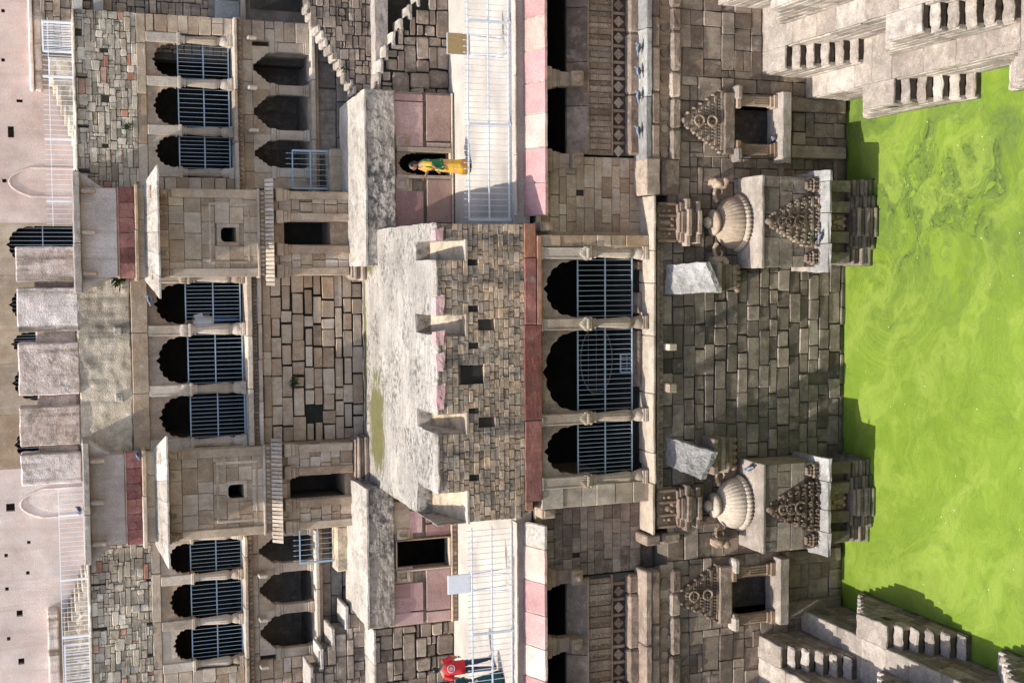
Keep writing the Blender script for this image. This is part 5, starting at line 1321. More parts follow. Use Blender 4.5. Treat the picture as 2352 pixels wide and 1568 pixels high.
# ================================================================ CENTRE BETWEEN THE TOWERS
ymid = 828
V = lambda v, Y=YC: P(v, ymid, Y)[1]
cx0, cx1 = TL[1]-.02, TR[0]+.02
ct = thing('central_range', 'range between the towers with three cusped arches, plaster parapet and black-jointed wall', 'building', (0, YC, P(838, ymid, YC)[1]))
zb, zt = zr-.05, V(600)
mossh = [gr('B2', 365, 1225, 480, 1345, YC)]
MB().box(cx0, cx1, YC+.07, YC+.7, zb, zt).build('wall_core', 'dark_joint', ct)
masonry(ct, lay(cx0, cx1, zb, V(622), .37, (.35, 1.0), holes=mossh, jit=.3, seed=71), YC, 'tan_stone', gap=.036, depth=.11, soft=.06, prot=.025, tilt=1.0, seed=71)
row(ct, cuts(cx0, cx1, 1.0, seed=8), YC-.12, YC+.5, V(622), V(603), 'tan_stone', 'ledge_block', .03, rough=(.25, .012, 4), seed=2)
row(ct, cuts(cx0, cx1, 1.4, seed=9), YC-.3, YC+.5, V(600), V(591), 'pillar_stone', 'ledge_slab', .015, rough=(.25, .01, 4), seed=3)
MB().box(cx0, cx1, YC-.1, YC+.5, V(591), V(577)).build('frieze_back', 'carved_stone', ct)
x = cx0+.05; first = None
while x < cx1-.04:
    if first is None: first = MB().prism([(x-.05, V(590)), (x+.05, V(590)), (x, V(579))], YC-.16, YC-.09).build('frieze_tooth', 'carved_stone', ct); fx = x
    else:
        o = bpy.data.objects.new('frieze_tooth', first.data); COL.objects.link(o); o.parent = ct; o.location = first.location+Vector((x-fx, 0, 0))
    x += .12
zfl2 = V(565)
row(ct, cuts(cx0, cx1, 1.7, seed=10), YC-.38, YC+.6, V(577), zfl2, 'pillar_stone', 'floor_slab', .02, rough=(.25, .01, 4), seed=4)
ptop = V(341); zcap2 = V(436)
pys = [637, 757, 893, 1017]
pX = [P(450, y, YC+.15)[0] for y in pys]
for k, x in enumerate(pX):
    o = MB(); o.cbox(x-.17, x+.17, YC-.05, YC+.3, zcap2, ptop, .015)
    for e in (-1, 1): o.cbox(x+e*.13-.018, x+e*.13+.018, YC-.065, YC-.04, zcap2+.35, ptop-.05, .006)
    o.build('bracket_block', 'pillar_stone', ct)
    o = MB()
    for j in range(-3, 4): o.ball((x+j*.05, YC-.05, zcap2+.16), .035, .035, .15-.015*abs(j), 6, 5)
    o.cbox(x-.2, x+.2, YC-.08, YC+.28, zcap2-.05, zcap2+.02, .01); o.build('leaf_console', 'pillar_stone', ct)
    baluster(ct, x, YC+.12, zfl2+.01, zcap2-.05, .16)
for j, (a, b) in enumerate(((pX[1], pX[0]), (pX[2], pX[1]), (pX[3], pX[2]))):
    spandrel(ct, a+.168, b-.168, a+.168, b-.168, zcap2+.05, V(362+3*j), ptop-.003, YC+.04, .22, 'carved_stone', n=9, sag=.06, tip=.06, pw=.65)
    railing('steel_railing', f'blue grey steel bar railing of the upper arcade between towers, {["sunlit end bay", "middle bay", "shaded end bay"][j]}', [(a+.1, V(557+3*(j-1), YC+.3)), (b-.1, V(557+3*(j-1), YC+.3))], V(430, YC+.3)-V(555, YC+.3), YC+.3, 12, group='upper arcade railings', rw=.036)
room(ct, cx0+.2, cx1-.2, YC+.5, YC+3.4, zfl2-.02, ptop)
row(ct, [cx0]+[P(320, y, YC)[0] for y in (903, 764)]+[cx1], YC-.06, YC+.7, ptop, V(303), 'tan_stone', 'lintel_beam', .02, jy=.01, rough=(.3, .008, 3))
# sandy plaster wall above and rounded merlon blocks of the roof parapet
MB().cbox(cx0-.1, cx1+.1, YC+.02, YC+.8, V(303)+.003, V(180), .04).build('plaster_wall', 'sand_plaster', ct, rough=(.14, .05, 1.4))
for i, (y0, y1) in enumerate(((566, 647), (660, 762), (787, 907), (933, 1023), (1040, 1112))):
    a = rect(36+i*3, y0, 178+i*2.5, y1, YC)
    MB().cbox(a[0], a[1], YC-.02, YC+.7, a[2], a[3], .035).build('merlon', 'stained_plaster', ct, rough=(.13, .022, 3))
a = rect(80, 566, 178, 1112, YC)
MB().cbox(a[0], a[1], YC+.16, YC+.6, a[2], a[3]-.05, .05).build('merlon_web', 'stained_plaster', ct, rough=(.16, .03, 2))
for cxx, cyy in ((805, 722), (815, 1175)):   # spouts knocked in the plaster
    a = gr('A2', cxx-30, cyy-28, cxx+25, cyy+28, YC); MB().cbox(a[0], a[1], YC-.05, YC+.1, a[2], a[3], .03).build('spout_stone', 'lichen_plaster', ct, rough=(.1, .02, 5))
# ================================================================ UPPER WINGS: open gallery, arcade, rubble wall
def pillar_sq(par, x, Y, z0, z1, w=.15):
    o = MB(); h = z1-z0
    o.cbox(x-w*1.25, x+w*1.25, Y-.02, Y+.34, z0, z0+.1*h, .015); o.cbox(x-w*1.1, x+w*1.1, Y, Y+.32, z0+.1*h, z0+.16*h, .015); o.cbox(x-w, x+w, Y+.02, Y+.3, z0+.16*h, z0+.8*h, .02)
    o.cbox(x-w*1.1, x+w*1.1, Y, Y+.32, z0+.8*h, z0+.87*h, .015); o.cbox(x-w*1.3, x+w*1.3, Y-.03, Y+.35, z0+.87*h, z1, .015)
    o.build('pillar', 'pillar_stone', par)
def wing(s, d):
    side = 'sunlit' if s > 0 else 'shaded'
    ym = d['ym']; Y = YWI
    Z = lambda v, Y_=Y: P(v, ym, Y_)[1]
    xin = P(450, d['yin'], Y)[0]; xout = P(450, d['yout'], Y)[0]
    a, b = min(xin, xout), max(xin, xout)
    w = thing('arcade_wing', f'upper palace wing with rubble wall over two storeys of arches, {side} side', 'building', ((a+b)/2, Y, Z(d['f2']+15)))
    # --- rubble wall
    zr0, zr1 = Z(d['arc_top']-4), Z(d['top'])
    holes = [rect(x0, y0, x1, y1, Y) for x0, y0, x1, y1 in d['holes']]
    MB().box(a, b, Y+.07, Y+.8, zr0, zr1).build('wall_core', 'mortar', w)
    masonry(w, quilt(a, b, zr0+.28, zr1-.05, .112, .086, holes=holes, seed=80+s), Y, 'rubble_stone', gap=.008, depth=.08, soft=.12, prot=.02, tilt=1.2, seed=81+s, alt='faded_red', altp=.03)
    for h in holes: MB().box(h[0], h[1], Y+.045, Y+.068, h[2], h[3]).build('wall_hole', 'shade_dark_stone', w)
    row(w, cuts(a, b, 1.3, seed=5), Y-.02, Y+.6, zr0+.005, zr0+.28, 'tan_stone', 'lintel_block', .02, jy=.015, rough=(.25, .01, 4), seed=6)
    row(w, cuts(a, b, 1.1, seed=6), Y-.1, Y+.9, zr1-.05, zr1+.02, 'rubble_stone', 'coping_slab', .02, rough=(.2, .014, 4), seed=7)
    # --- arcade storey
    zf, zcap, zt = Z(d['fl']), Z(d['cap']), zr0
    ps = [P((d['cap']+d['fl'])/2, y, Y+.15)[0] for y in d['pil']]
    for x in ps:
        o = MB(); o.cbox(x-.15, x+.15, Y-.04, Y+.3, zcap, zt, .015); o.cbox(x-.18, x+.18, Y-.07, Y+.32, zcap-.04, zcap+.05, .01); o.build('bracket_block', 'pillar_stone', w)
        baluster(w, x, Y+.12, zf+.01, zcap-.04, .14)
    for j, (u_, v_) in enumerate(zip(ps[:-1], ps[1:])):
        l, r_ = min(u_, v_), max(u_, v_)
        spandrel(w, l+.148, r_-.148, l+.148, r_-.148, zcap+.1, Z(d['apex'][j]), zt-.003, Y+.03, .2, 'tan_stone', n=9, sag=.05, tip=.05, pw=.7)
        railing('steel_railing', f'blue grey steel bar railing in the {side} side wing, {["next to the tower", "middle arch", "outer arch"][j]}', [(l+.1, Z(d['rail'][1], Y+.3)), (r_-.1, Z(d['rail'][1], Y+.3))], Z(d['rail'][0], Y+.3)-Z(d['rail'][1], Y+.3), Y+.3, 9, group='wing arcade railings', rw=.036)
    # outer and inner wall pieces beside the arches
    e0, e1 = ps[-1], ps[0]
    for u_, v_ in ((ps[0]+(.15 if s < 0 else -.15), xin), (ps[-1]+(-.15 if s < 0 else .15), xout)):
        l, r_ = min(u_, v_), max(u_, v_)
        if r_-l > .08:
            MB().box(l, r_, Y+.07, Y+.6, zf, zt).build('wall_core', 'mortar', w)
            masonry(w, lay(l, r_, zf, zt, .33, (.3, .7), jit=.25, seed=90+s), Y, 'tan_stone', gap=.012, depth=.1, soft=.05, prot=.012, tilt=.4, seed=91)
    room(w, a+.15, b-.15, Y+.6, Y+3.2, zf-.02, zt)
    zl = Z(d['fl']+8)
    row(w, cuts(a, b, 1.5, seed=12), Y-.32, Y+.6, zl, zf, 'pillar_stone', 'floor_slab', .02, rough=(.25, .01, 4), seed=13)
    MB().box(a, b, Y-.1, Y+.5, Z(d['fl']+22), zl).build('frieze_back', 'carved_stone', w)
    x = a+.06; first = None
    while x < b:
        if first is None: first = MB().ball((x, Y-.1, (zl+Z(d['fl']+22))/2), .06, .05, .07, 6, 4).build('frieze_knob', 'carved_stone', w); fx = x
        else:
            o = bpy.data.objects.new('frieze_knob', first.data); COL.objects.link(o); o.parent = w; o.location = first.location+Vector((x-fx, 0, 0))
        x += .15
    # --- open gallery below with corbelled arches
    z2t, z2c, z2f = Z(d['fl']+22), Z(d['c2']), Z(d['f2'])
    zap = Z(d['a2'])
    row(w, cuts(a, b, .8, seed=14), Y, Y+.5, zap+.02, z2t-.003, 'tan_stone', 'wall_block', .015, jy=.02, rough=(.25, .01, 4), seed=15)
    ps2 = [P((d['c2']+d['f2'])/2, y, Y+.15)[0] for y in d['pil2']]
    for x in ps2: pillar_sq(w, x, Y-.02, z2f, z2c)
    for u_, v_ in zip(ps2[:-1], ps2[1:]):
        l, r_ = min(u_, v_), max(u_, v_)
        spandrel(w, l, r_-.003, l+.14, r_-.14, z2c, zap, zap+.02, Y+.0, .26, 'tan_stone', style='step', n=4, tw=.16, name='corbel_arch')
    for x in d['strut']:
        xx = P(d['a2'], x, Y)[0]; zz = z2t-.12
        MB().cbox(xx-.05, xx+.05, Y-.55, Y+.1, zz-.28, zz, .02).build('strut_bracket', 'pillar_stone', w)
    lo, hi = min(ps2[-1], xout), max(ps2[-1], xout)
    lo, hi = (ps2[-1]+.15, xout) if s > 0 else (xout, ps2[-1]-.15)
    MB().box(lo, hi, Y+.07, Y+.5, z2f, zap+.02).build('wall_core', 'mortar', w)
    hd = [rect(d['door2'][0], d['door2'][1], d['door2'][2], d['door2'][3], Y)] if d.get('door2') else []
    masonry(w, lay(lo, hi, z2f, zap+.02, .36, (.35, .8), holes=hd, jit=.25, seed=93), Y, 'tan_stone', gap=.014, depth=.1, soft=.06, prot=.015, tilt=.5, seed=94)
    for h in hd: MB().box(h[0], h[1], Y+.04, Y+.068, h[2], h[3]).build('door_recess', 'shade_dark_stone', w)
    lo, hi = sorted((ps2[0], xin))
    if hi-lo > .2: MB().box(lo+.1, hi, Y+.03, Y+.5, z2f, zap+.02).build('wall_block', 'tan_stone', w)
    room(w, a+.15, b-.15, Y+.5, Y+2.3, z2f-.0, z2t, mat='wet_stone')
    zl2 = Z(d['f2']+17)
    row(w, cuts(a, b, 1.6, seed=17), Y-.34, Y+.6, Z(d['f2']+9), z2f, 'pillar_stone', 'floor_slab', .02, rough=(.25, .01, 4), seed=18)
    MB().box(a, b, Y-.2, Y+.5, zl2, Z(d['f2']+9)).build('frieze_back', 'carved_stone', w)
    # --- rough wall under the gallery
    zu = Z(d['f2']+17); zu0 = 12.2
    MB().box(a, b, Y+.07, Y+.6, zu0, zu).build('wall_core', 'grey_joint', w)
    masonry(w, lay(a, b, zu0, zu, .42, (.5, 1.3), jit=.25, seed=96+s), Y, 'wall_stone', gap=.02, depth=.12, soft=.07, prot=.03, tilt=.6, seed=97)
    # terrace on top, with its railing
    tag(MB().box(a-.3, b+3*(s > 0), Y+.5, 47., zr1-.3, zr1-.02).build('terrace', 'floor_plaster'), kind='structure')
    ys = d['trail']
    xs_ = sorted(P(d['top'], y, Y+.3)[0] for y in ys)
    zr_ = zr1+.02
    railing('terrace_railing', f'white steel bar railing on the roof terrace edge, {side} side', [(xs_[0], zr_), (xs_[1], zr_)], Z(d['rtop'], Y+.3)-zr_, Y+.3, int((xs_[1]-xs_[0])/.145), rails=(.02, 1 if s < 0 else .8), group='terrace railings', mat='white_paint', posts=d['tpost'], rw=.02, bw=.012, below=.0)
    # dense barred gate panel in the terrace railing
    k_ = d['gate']; ga = rect(*k_, Y+.35); gt = thing('terrace_gate', f'white steel gate of close bars in the terrace railing, {side} side', 'gate', ((ga[0]+ga[1])/2, Y+.35, zr_), 'terrace gates')
    for p0, p1 in (((ga[0], zr_), (ga[1], zr_)), ((ga[0], ga[3]), (ga[1], ga[3])), ((ga[0], zr_), (ga[0], ga[3])), ((ga[1], zr_), (ga[1], ga[3]))): MB().bar((p0[0], Y+.35, p0[1]), (p1[0], Y+.35, p1[1]), .045).build('frame_bar', 'white_paint', gt)
    for i in range(18): xx = ga[0]+(ga[1]-ga[0])*(i+.5)/18; MB().bar((xx, Y+.35, zr_), (xx, Y+.35, ga[3]), .018).build('bar', 'white_paint', gt)
    return w
wing(1, dict(ym=240, yin=437, yout=38, top=172, arc_top=342, holes=[(232, 108, 249, 122), (235, 220, 250, 236), (236, 331, 251, 342), (171, 175, 206, 181), (171, 288, 208, 297), (172, 390, 209, 397), (165, 66, 186, 82)],
        fl=536, cap=413, apex=[358, 356, 356][::1], pil=[398, 303, 193, 94], rail=(410, 526), c2=621, a2=583, f2=712, pil2=[398, 312, 209, 112], strut=(303, 205, 92), door2=(574, -40, 690, 24), gate=(98, 52, 165, 120), trail=(45, 520), tpost=(0.12, .42, .72, .98), rtop=100))
wing(-1, dict(ym=1390, yin=1236, yout=1625, top=206, arc_top=375, holes=[(205, 1337, 245, 1346), (205, 1440, 248, 1450), (334, 1325, 345, 1337), (336, 1425, 350, 1434), (340, 1497, 352, 1507), (385, 1330, 400, 1340)],
        fl=560, cap=444, apex=[392, 394, 400], pil=[1228, 1320, 1422, 1518], rail=(440, 556), c2=632, a2=597, f2=722, pil2=[1216, 1298, 1393, 1493], strut=(1315, 1415, 1522), gate=(150, 1478, 205, 1600), trail=(1116, 1640), tpost=(0.35, .6, .88), rtop=141))
# set-back wall and ledges beyond the sunlit wing
tw = thing('masonry_wall', 'grey weathered stone wall set back beyond the sunlit wing, with two bluish blocks', 'wall', (13, 39.9, 10))
a, b = P(400, 62, 39.8)[0], 17.
MB().box(a-1.0, b, 39.95, 40.6, 9.5, P(92, 20, 39.8)[1]).build('wall_core', 'grey_joint', tw)
masonry(tw, quilt(a-.8, b, P(540, 20, 39.8)[1], P(92, 20, 39.8)[1], .13, .12, seed=99), 39.9, 'brick_stone', gap=.014, depth=.11, soft=.08, prot=.02, tilt=.6, seed=99)
row(tw, [a-.4, a+.9, b], 39.62, 40., P(549, 20, 39.8)[1], P(493, 20, 39.8)[1], 'slab_grey', 'grey_block', .02)
row(tw, [a-.8, b], 39.3, 40., P(560, 20, 39.8)[1], P(549.5, 20, 39.8)[1], 'pillar_stone', 'floor_slab', .02)
MB().box(a-.8, b, 39.5, 40., 12., P(560, 20, 39.8)[1]).build('lower_wall', 'wall_stone', tw)
tw = thing('masonry_wall', 'weathered stone wall set back beyond the shaded wing', 'wall', (-13.5, 39.9, 10))
b = P(400, 1622, 39.)[0]+.02
MB().box(-17., b, 39.95, 40.6, 9.5, P(206, 1600, 39.8)[1]).build('wall_core', 'grey_joint', tw)
masonry(tw, quilt(-17., b, 12., P(206, 1600, 39.8)[1], .16, .14, seed=199), 39.9, 'rubble_stone', gap=.012, depth=.1, soft=.08, prot=.02, tilt=.6, seed=199)
# ================================================================ PINK WALLS AND ARCADE BEHIND THE TERRACE
YB2 = 46.5
V = lambda v: P(v, 784, YB2)[1]
zb2 = P(165, 784, YB2)[1]-.8
bw = thing('rear_wall', 'tall pale pink plastered palace wall behind the roof terrace, with blind arches', 'wall', (0, YB2, zb2))
def bp(x0, y0, x1, y1): return rect(x0, y0, x1, y1, YB2)
zt2 = V(-260)
# arcade in the middle
mx0, mx1 = P(60, 1075, YB2)[0], P(60, 512, YB2)[0]
holes = []
for x, y, w_, h_ in ((38, 232, 14, 7), (18, 303, 14, 26), (32, 243, 0, 0), (5, 415, 10, 8), (3, 25, 8, 8), (3, 138, 8, 8), (14, 1165, 20, 18), (62, 1245, 8, 7), (10, 1275, 8, 8), (60, 1315, 8, 8), (12, 1352, 8, 8), (38, 1408, 14, 14), (42, 1518, 14, 14), (16, 1466, 8, 8)):
    if w_: holes.append(bp(x, y-h_/2, x+w_, y+h_/2))
for (a, b) in ((mx1, 16.5), (-17., mx0)):
    o = MB()
    rs = lay(a, b, zb2, zt2, 100, (100, 200))
    # plaster sheet with real holes: built from strips
    hs = [h for h in holes if a < (h[0]+h[1])/2 < b]
    xs_ = sorted({a, b, *[v for h in hs for v in h[:2]]})
    for u_, v_ in zip(xs_[:-1], xs_[1:]):
        segs = sorted([(h[2], h[3]) for h in hs if h[0] <= (u_+v_)/2 <= h[1]]); z = zb2
        for c_, d_ in segs: o.box(u_, v_, YB2, YB2+.25, z, c_); z = d_
        o.box(u_, v_, YB2, YB2+.25, z, zt2)
    o.build('plaster_sheet', 'pink_plaster', bw)
    MB().box(a, b, YB2+.251, YB2+.8, zb2, zt2).build('wall_core', 'shade_dark_stone', bw)
for yc_, lab in ((418, 0), (1158, 1)):     # blind pointed arches in low relief
    x0, x1 = P(60, yc_+33, YB2)[0], P(60, yc_-33, YB2)[0]; z0, zs_, z1 = zb2, P(70, yc_, YB2)[1] if lab == 0 else P(98, yc_, YB2)[1], P(22 if lab == 0 else 48, yc_, YB2)[1]
    pts = [(x0, z0), (x0, zs_)]+[(x0+(x1-x0)*i/10, zs_+(z1-zs_)*(1-abs(i/5-1)**2.2)) for i in range(1, 10)]+[(x1, zs_), (x1, z0)]
    o = MB()
    for (u_, v_), (c_, d_) in zip(pts[:-1], pts[1:]): o.tube((u_, YB2-.0, v_), (c_, YB2-.0, d_), .05, 6)
    o.build('blind_arch', 'pink_plaster', bw)
MB().cbox(mx1+4.6, 16.5, YB2-.25, YB2+.1, P(95, 100, YB2)[1], P(78, 100, YB2)[1], .05).build('cornice', 'stained_plaster', bw, rough=(.3, .02, 2))
MB().cbox(mx1+4.6, 16.5, YB2-.4, YB2+.1, P(76, 100, YB2)[1], P(66, 100, YB2)[1], .04).build('cornice', 'pink_plaster', bw)
MB().cbox(-17, P(100, 1395, YB2)[0], YB2-.35, YB2+.1, P(136, 1470, YB2)[1], P(110, 1470, YB2)[1], .05).build('cornice', 'stained_plaster', bw, rough=(.3, .02, 2))
ar = thing('rear_arcade', 'tan cusped arcade with wire mesh behind the plaster merlons of the centre', 'arcade', ((mx0+mx1)/2, YB2, zb2))
ay = [562, 700, 790, 880, 1022]; 
apx = [20, 26, 30, 33, 38]
cxs = [P(40, y, YB2)[0] for y in ay]
edges_ = [mx1]+[(cxs[i]+cxs[i+1])/2 for i in range(4)]+[mx0]
for i in range(5):
    r_, l = edges_[i], edges_[i+1]; hw_ = min(1.0, (r_-l)/2-.25)
    zap = P(apx[i], ay[i], YB2)[1]; zs_ = zap-.85
    spandrel(ar, l+.003, r_-.003, cxs[i]-hw_, cxs[i]+hw_, zs_, zap, zt2, YB2, .25, 'tan_stone', n=9, sag=.06, tip=.07, pw=.7)
    for u_, v_ in ((l+.003, cxs[i]-hw_), (cxs[i]+hw_, r_-.003)): MB().box(u_, v_, YB2+.0, YB2+.25, zb2, zs_-.003).build('arcade_pier', 'tan_stone', ar)
    o = MB()
    for k in range(9): x = cxs[i]-hw_+2*hw_*(k+.5)/9; MB().bar((x, YB2+.3, zb2), (x, YB2+.3, zap), .016).build('mesh_bar', 'steel_paint', ar)
    for k in (.15, .6): MB().bar((cxs[i]-hw_, YB2+.31, zb2+(zap-zb2)*k), (cxs[i]+hw_, YB2+.31, zb2+(zap-zb2)*k), .03).build('mesh_rail', 'steel_paint', ar)
room(ar, mx0, mx1, YB2+.5, YB2+4, zb2, zt2)
tag(MB().box(-17, 17, 39.5, 47, zb2-.3, zb2-.02).build('terrace', 'floor_plaster'), kind='structure')
# pale stairs rising on the terrace behind the rails
sw = thing('terrace_stair', 'weathered stone stair climbing the terrace behind the white railing, sunlit side', 'stairs', (P(150, 230, 44)[0], 44, zb2))
for i in range(7):
    xx0, z = P(112+i*9, 150+i*24, 44.)
    MB().cbox(xx0-.38, xx0+2.2-.2*i, 43.6, 46.4, zb2-.02, z, .03).build('step', 'rubble_stone', sw, rough=(.3, .02, 3))
sw = thing('terrace_stair', 'weathered stone stair climbing the terrace behind the white railing, shaded side', 'stairs', (P(170, 1380, 44)[0], 44, zb2))
for i in range(7):
    xx0, z = P(148+(6-i)*8, 1330+(i)*22-0, 44.)
    MB().cbox(xx0-2.2+.0*i, xx0+.3, 43.6-.0, 46.4, zb2-.02+.0, z, .03).build('step', 'rubble_stone', sw, rough=(.3, .02, 3))
# ================================================================ PEOPLE
plain('skin', (.30, .165, .10), rough=.55, var=.08, scale=20)
plain('hair', (.012, .010, .009), rough=.4, var=.2)
plain('red_cloth', (.62, .03, .035), rough=.8, var=.1)
plain('jeans', (.045, .06, .10), rough=.85, var=.2)
plain('teal_cloth', (.012, .075, .085), rough=.8, var=.25)
plain('shoe', (.10, .08, .06), rough=.7)
plain('white_cloth', (.75, .74, .74), rough=.8, var=.06)
plain('blue_cloth', (.05, .10, .22), rough=.8, var=.15)
plain('phone', (.02, .02, .02), rough=.3)
plain('cream_stripe', (.62, .55, .42), rough=.8, var=.3, scale=40)
def sari_mat(name, c1, c2, c3, scale):
    M = bpy.data.materials.new(name); M.use_nodes = True; t = M.node_tree; bs = t.nodes['Principled BSDF']; bs.inputs['Roughness'].default_value = .75
    oc = NN(t, 'ShaderNodeTexCoord').outputs['Object']
    v = NN(t, 'ShaderNodeTexVoronoi'); v.inputs['Scale'].default_value = scale; t.links.new(oc, v.inputs['Vector'])
    n = tex_noise(t, oc, 5., 3, .5)
    c = mixrgb(t, 'MIX', ramp(t, n, [(.5, 0.), (.56, 1.)]), c1, c3)
    c = mixrgb(t, 'MIX', math_(t, 'LESS_THAN', v.outputs['Distance'], .22), c, c2)
    t.links.new(c, bs.inputs['Base Color']); MATS[name] = M
sari_mat('yellow_sari', (.72, .42, .02), (.70, .52, .22), (.62, .26, .10), 9.)
sari_mat('green_sari', (.01, .16, .045), (.42, .42, .25), (.01, .13, .04), 7.)
def skinmesh(name, verts, edges, radii, mat, parent, loc, rz, sub=2, root=0):
    me = bpy.data.meshes.new(name); me.from_pydata(verts, edges, [])
    o = bpy.data.objects.new(name, me); COL.objects.link(o)
    md = o.modifiers.new('skin', 'SKIN'); md.use_smooth_shade = True
    for i, r_ in enumerate(radii):
        s_ = me.skin_vertices[0].data[i]; s_.radius = r_ if isinstance(r_, tuple) else (r_, r_); s_.use_root = (i == root)
    sd = o.modifiers.new('sub', 'SUBSURF'); sd.levels = sub; sd.render_levels = sub
    me.materials.append(MATS[mat]); o.parent = parent; o.rotation_euler = (0, 0, rz)
    o.location = Vector(loc)-worldorg(parent); ORG[o.name] = Vector(loc)
    return o
def chain(pts): return [(i, i+1) for i in range(len(pts)-1)]
def loft(rings, n=24, fold=None):
    """rings: (cx,cy,z,rx,ry); closed cloth tube with optional fold ripples"""
    m_ = MB(); V = []; Fc = []
    for j, (cx, cy, z, rx, ry) in enumerate(rings):
        for i in range(n):
            a = 2*math.pi*i/n; k = 1+(fold(j, a) if fold else 0); V.append((cx+rx*k*math.cos(a), cy+ry*k*math.sin(a), z))
    for j in range(len(rings)-1):
        for i in range(n): Fc.append((j*n+i, j*n+(i+1) % n, (j+1)*n+(i+1) % n, (j+1)*n+i))
    Fc.append(list(range(n))[::-1]); Fc.append([(len(rings)-1)*n+i for i in range(n)])
    return m_.add(V, Fc, True)
def placed(mb, loc, rz):
    c, s = math.cos(rz), math.sin(rz)
    mb.v = [Vector((loc[0]+v.x*c-v.y*s, loc[1]+v.x*s+v.y*c, loc[2]+v.z)) for v in mb.v]; return mb
def hand(m_, w, d, up_, r_=.009):
    """five fingers from wrist point w, direction d"""
    w, d, up_ = Vector(w), Vector(d).normalized(), Vector(up_).normalized(); sd = d.cross(up_).normalized()
    m_.ball(w+d*.045, .034, .034, .034, 8, 6)
    for k, l in ((-1.5, .055), (-.5, .07), (.5, .072), (1.5, .06)):
        a = w+d*.065+sd*(k*.017); b = a+d*l*.6-up_*.008; c = b+d*l*.4-up_*.025
        m_.tube(a, b, r_, 5); m_.tube(b, c, r_, 5, r_*.7)
    a = w+d*.03+sd*.035; m_.tube(a, a+d*.04+sd*.02-up_*.01, r_*1.1, 5, r_*.8)
def head(par, loc, rz, hz, tilt=0, hair='bun', s=1.0, name_hair='hair'):
    """face looks along local -Y before rotation"""
    m_ = MB(); y0 = -tilt
    m_.ball((0, y0, hz), .078*s, .096*s, .118*s, 16, 12)
    m_.ball((0, y0-.045*s, hz-.06*s), .055*s, .055*s, .055*s, 10, 8)
    m_.tube((0, y0-.09*s, hz+.015*s), (0, y0-.115*s, hz-.025*s), .012*s, 6, .018*s)
    for e in (-1, 1): m_.ball((e*.079*s, y0+.01*s, hz-.01*s), .012*s, .022*s, .03*s, 6, 5)
    m_.tube((-.022*s, y0-.098*s, hz-.06*s), (.022*s, y0-.098*s, hz-.06*s), .008*s, 5)
    m_.tube((0, .01, hz-.2*s), (0, y0+.01, hz-.06*s), .05*s, 10)
    hd = placed(m_, loc, rz).build('head', 'skin', par)
    e_ = MB()
    for e in (-1, 1): e_.ball((e*.03*s, y0-.086*s, hz+.012*s), .012*s, .01*s, .008*s, 6, 5)
    placed(e_, loc, rz).build('eyes', 'hair', hd)
    h_ = MB(); h_.ball((0, y0+.022*s, hz+.028*s), .088*s, .098*s, .105*s, 16, 12)
    if hair == 'bun':
        h_.ball((0, y0+.105*s, hz-.03*s), .055*s, .055*s, .06*s, 10, 8)
        h_.tube((0, y0+.10*s, hz-.05*s), (0, y0+.13*s, hz-.3*s), .04*s, 8, .02*s)
    elif hair == 'long':
        h_.tube((0, y0+.06*s, hz+.0*s), (0, y0+.10*s, hz-.28*s), .09*s, 10, .06*s)
    placed(h_, loc, rz).build(name_hair, 'hair', hd)

# ---- woman in a yellow and green sari, facing the porch (towards -X), phone in the raised hand
wx, wy = PZ(1078, 382, Zw)
wz = Zw+.002; wr = R(-78)       # local -Y turned towards -X
wo = thing('person', 'woman in a yellow and green sari holding up a phone before the cusped doorway', 'person', (wx, wy, wz))
L = (wx, wy, wz); hs = 1.06
body = [(0, 0, .92), (0, .01, 1.1), (0, .0, 1.3), (0, .0, 1.42), (0, -.015, 1.5), (.17, .0, 1.38), (.2, -.02, 1.18), (.17, -.16, 1.0), (-.17, 0, 1.38), (-.19, -.10, 1.16), (-.14, -.30, 1.26), (.08, 0, .85), (.09, -.06, .48), (.09, -.02, .09), (-.08, 0, .85), (-.09, .03, .48), (-.09, .09, .09), (.09, -.13, .04), (-.09, -.03, .04)]
edg = [(0, 1), (1, 2), (2, 3), (3, 4), (3, 5), (5, 6), (6, 7), (3, 8), (8, 9), (9, 10), (0, 11), (11, 12), (12, 13), (0, 14), (14, 15), (15, 16), (13, 17), (16, 18)]
rad = [.14, .12, .13, .09, .05, .065, .05, .032, .065, .05, .032, .1, .065, .045, .1, .065, .045, .04, .04]
skinmesh('body', [(x*hs, y*hs, z*hs) for x, y, z in body], edg, [r_*hs for r_ in rad], 'skin', wo, L, wr)
fold = lambda j, a: .045*math.sin(9*a+j*.7)+.02*math.sin(17*a)
placed(loft([(0, -.03, .10*hs, .25, .24), (0, -.02, .35*hs, .21, .2), (0, 0, .65*hs, .195, .185), (0, .01, .88*hs, .20, .175), (0, .01, 1.02*hs, .165, .145)], 36, fold), L, wr).build('sari_skirt', 'yellow_sari', wo)
placed(loft([(0, .01, 1.0*hs, .17, .15), (0, .0, 1.15*hs, .165, .15), (0, -.01, 1.3*hs, .185, .155), (0, 0, 1.40*hs, .15, .11), (0, 0, 1.45*hs, .07, .065)], 28), L, wr).build('blouse', 'yellow_sari', wo)
for e in (-1, 1):
    m_ = MB(); a = Vector((e*.15, 0, 1.4))*hs; b = Vector((.205, -.02, 1.16) if e > 0 else (-.195, -.08, 1.18))*hs
    m_.tube(a, b, .078, 12, .07); placed(m_, L, wr).build('sleeve', 'yellow_sari', wo)
m_ = MB(); V_ = []; NR, NA = 9, 12      # green end cloth wound over the shoulder and down the back
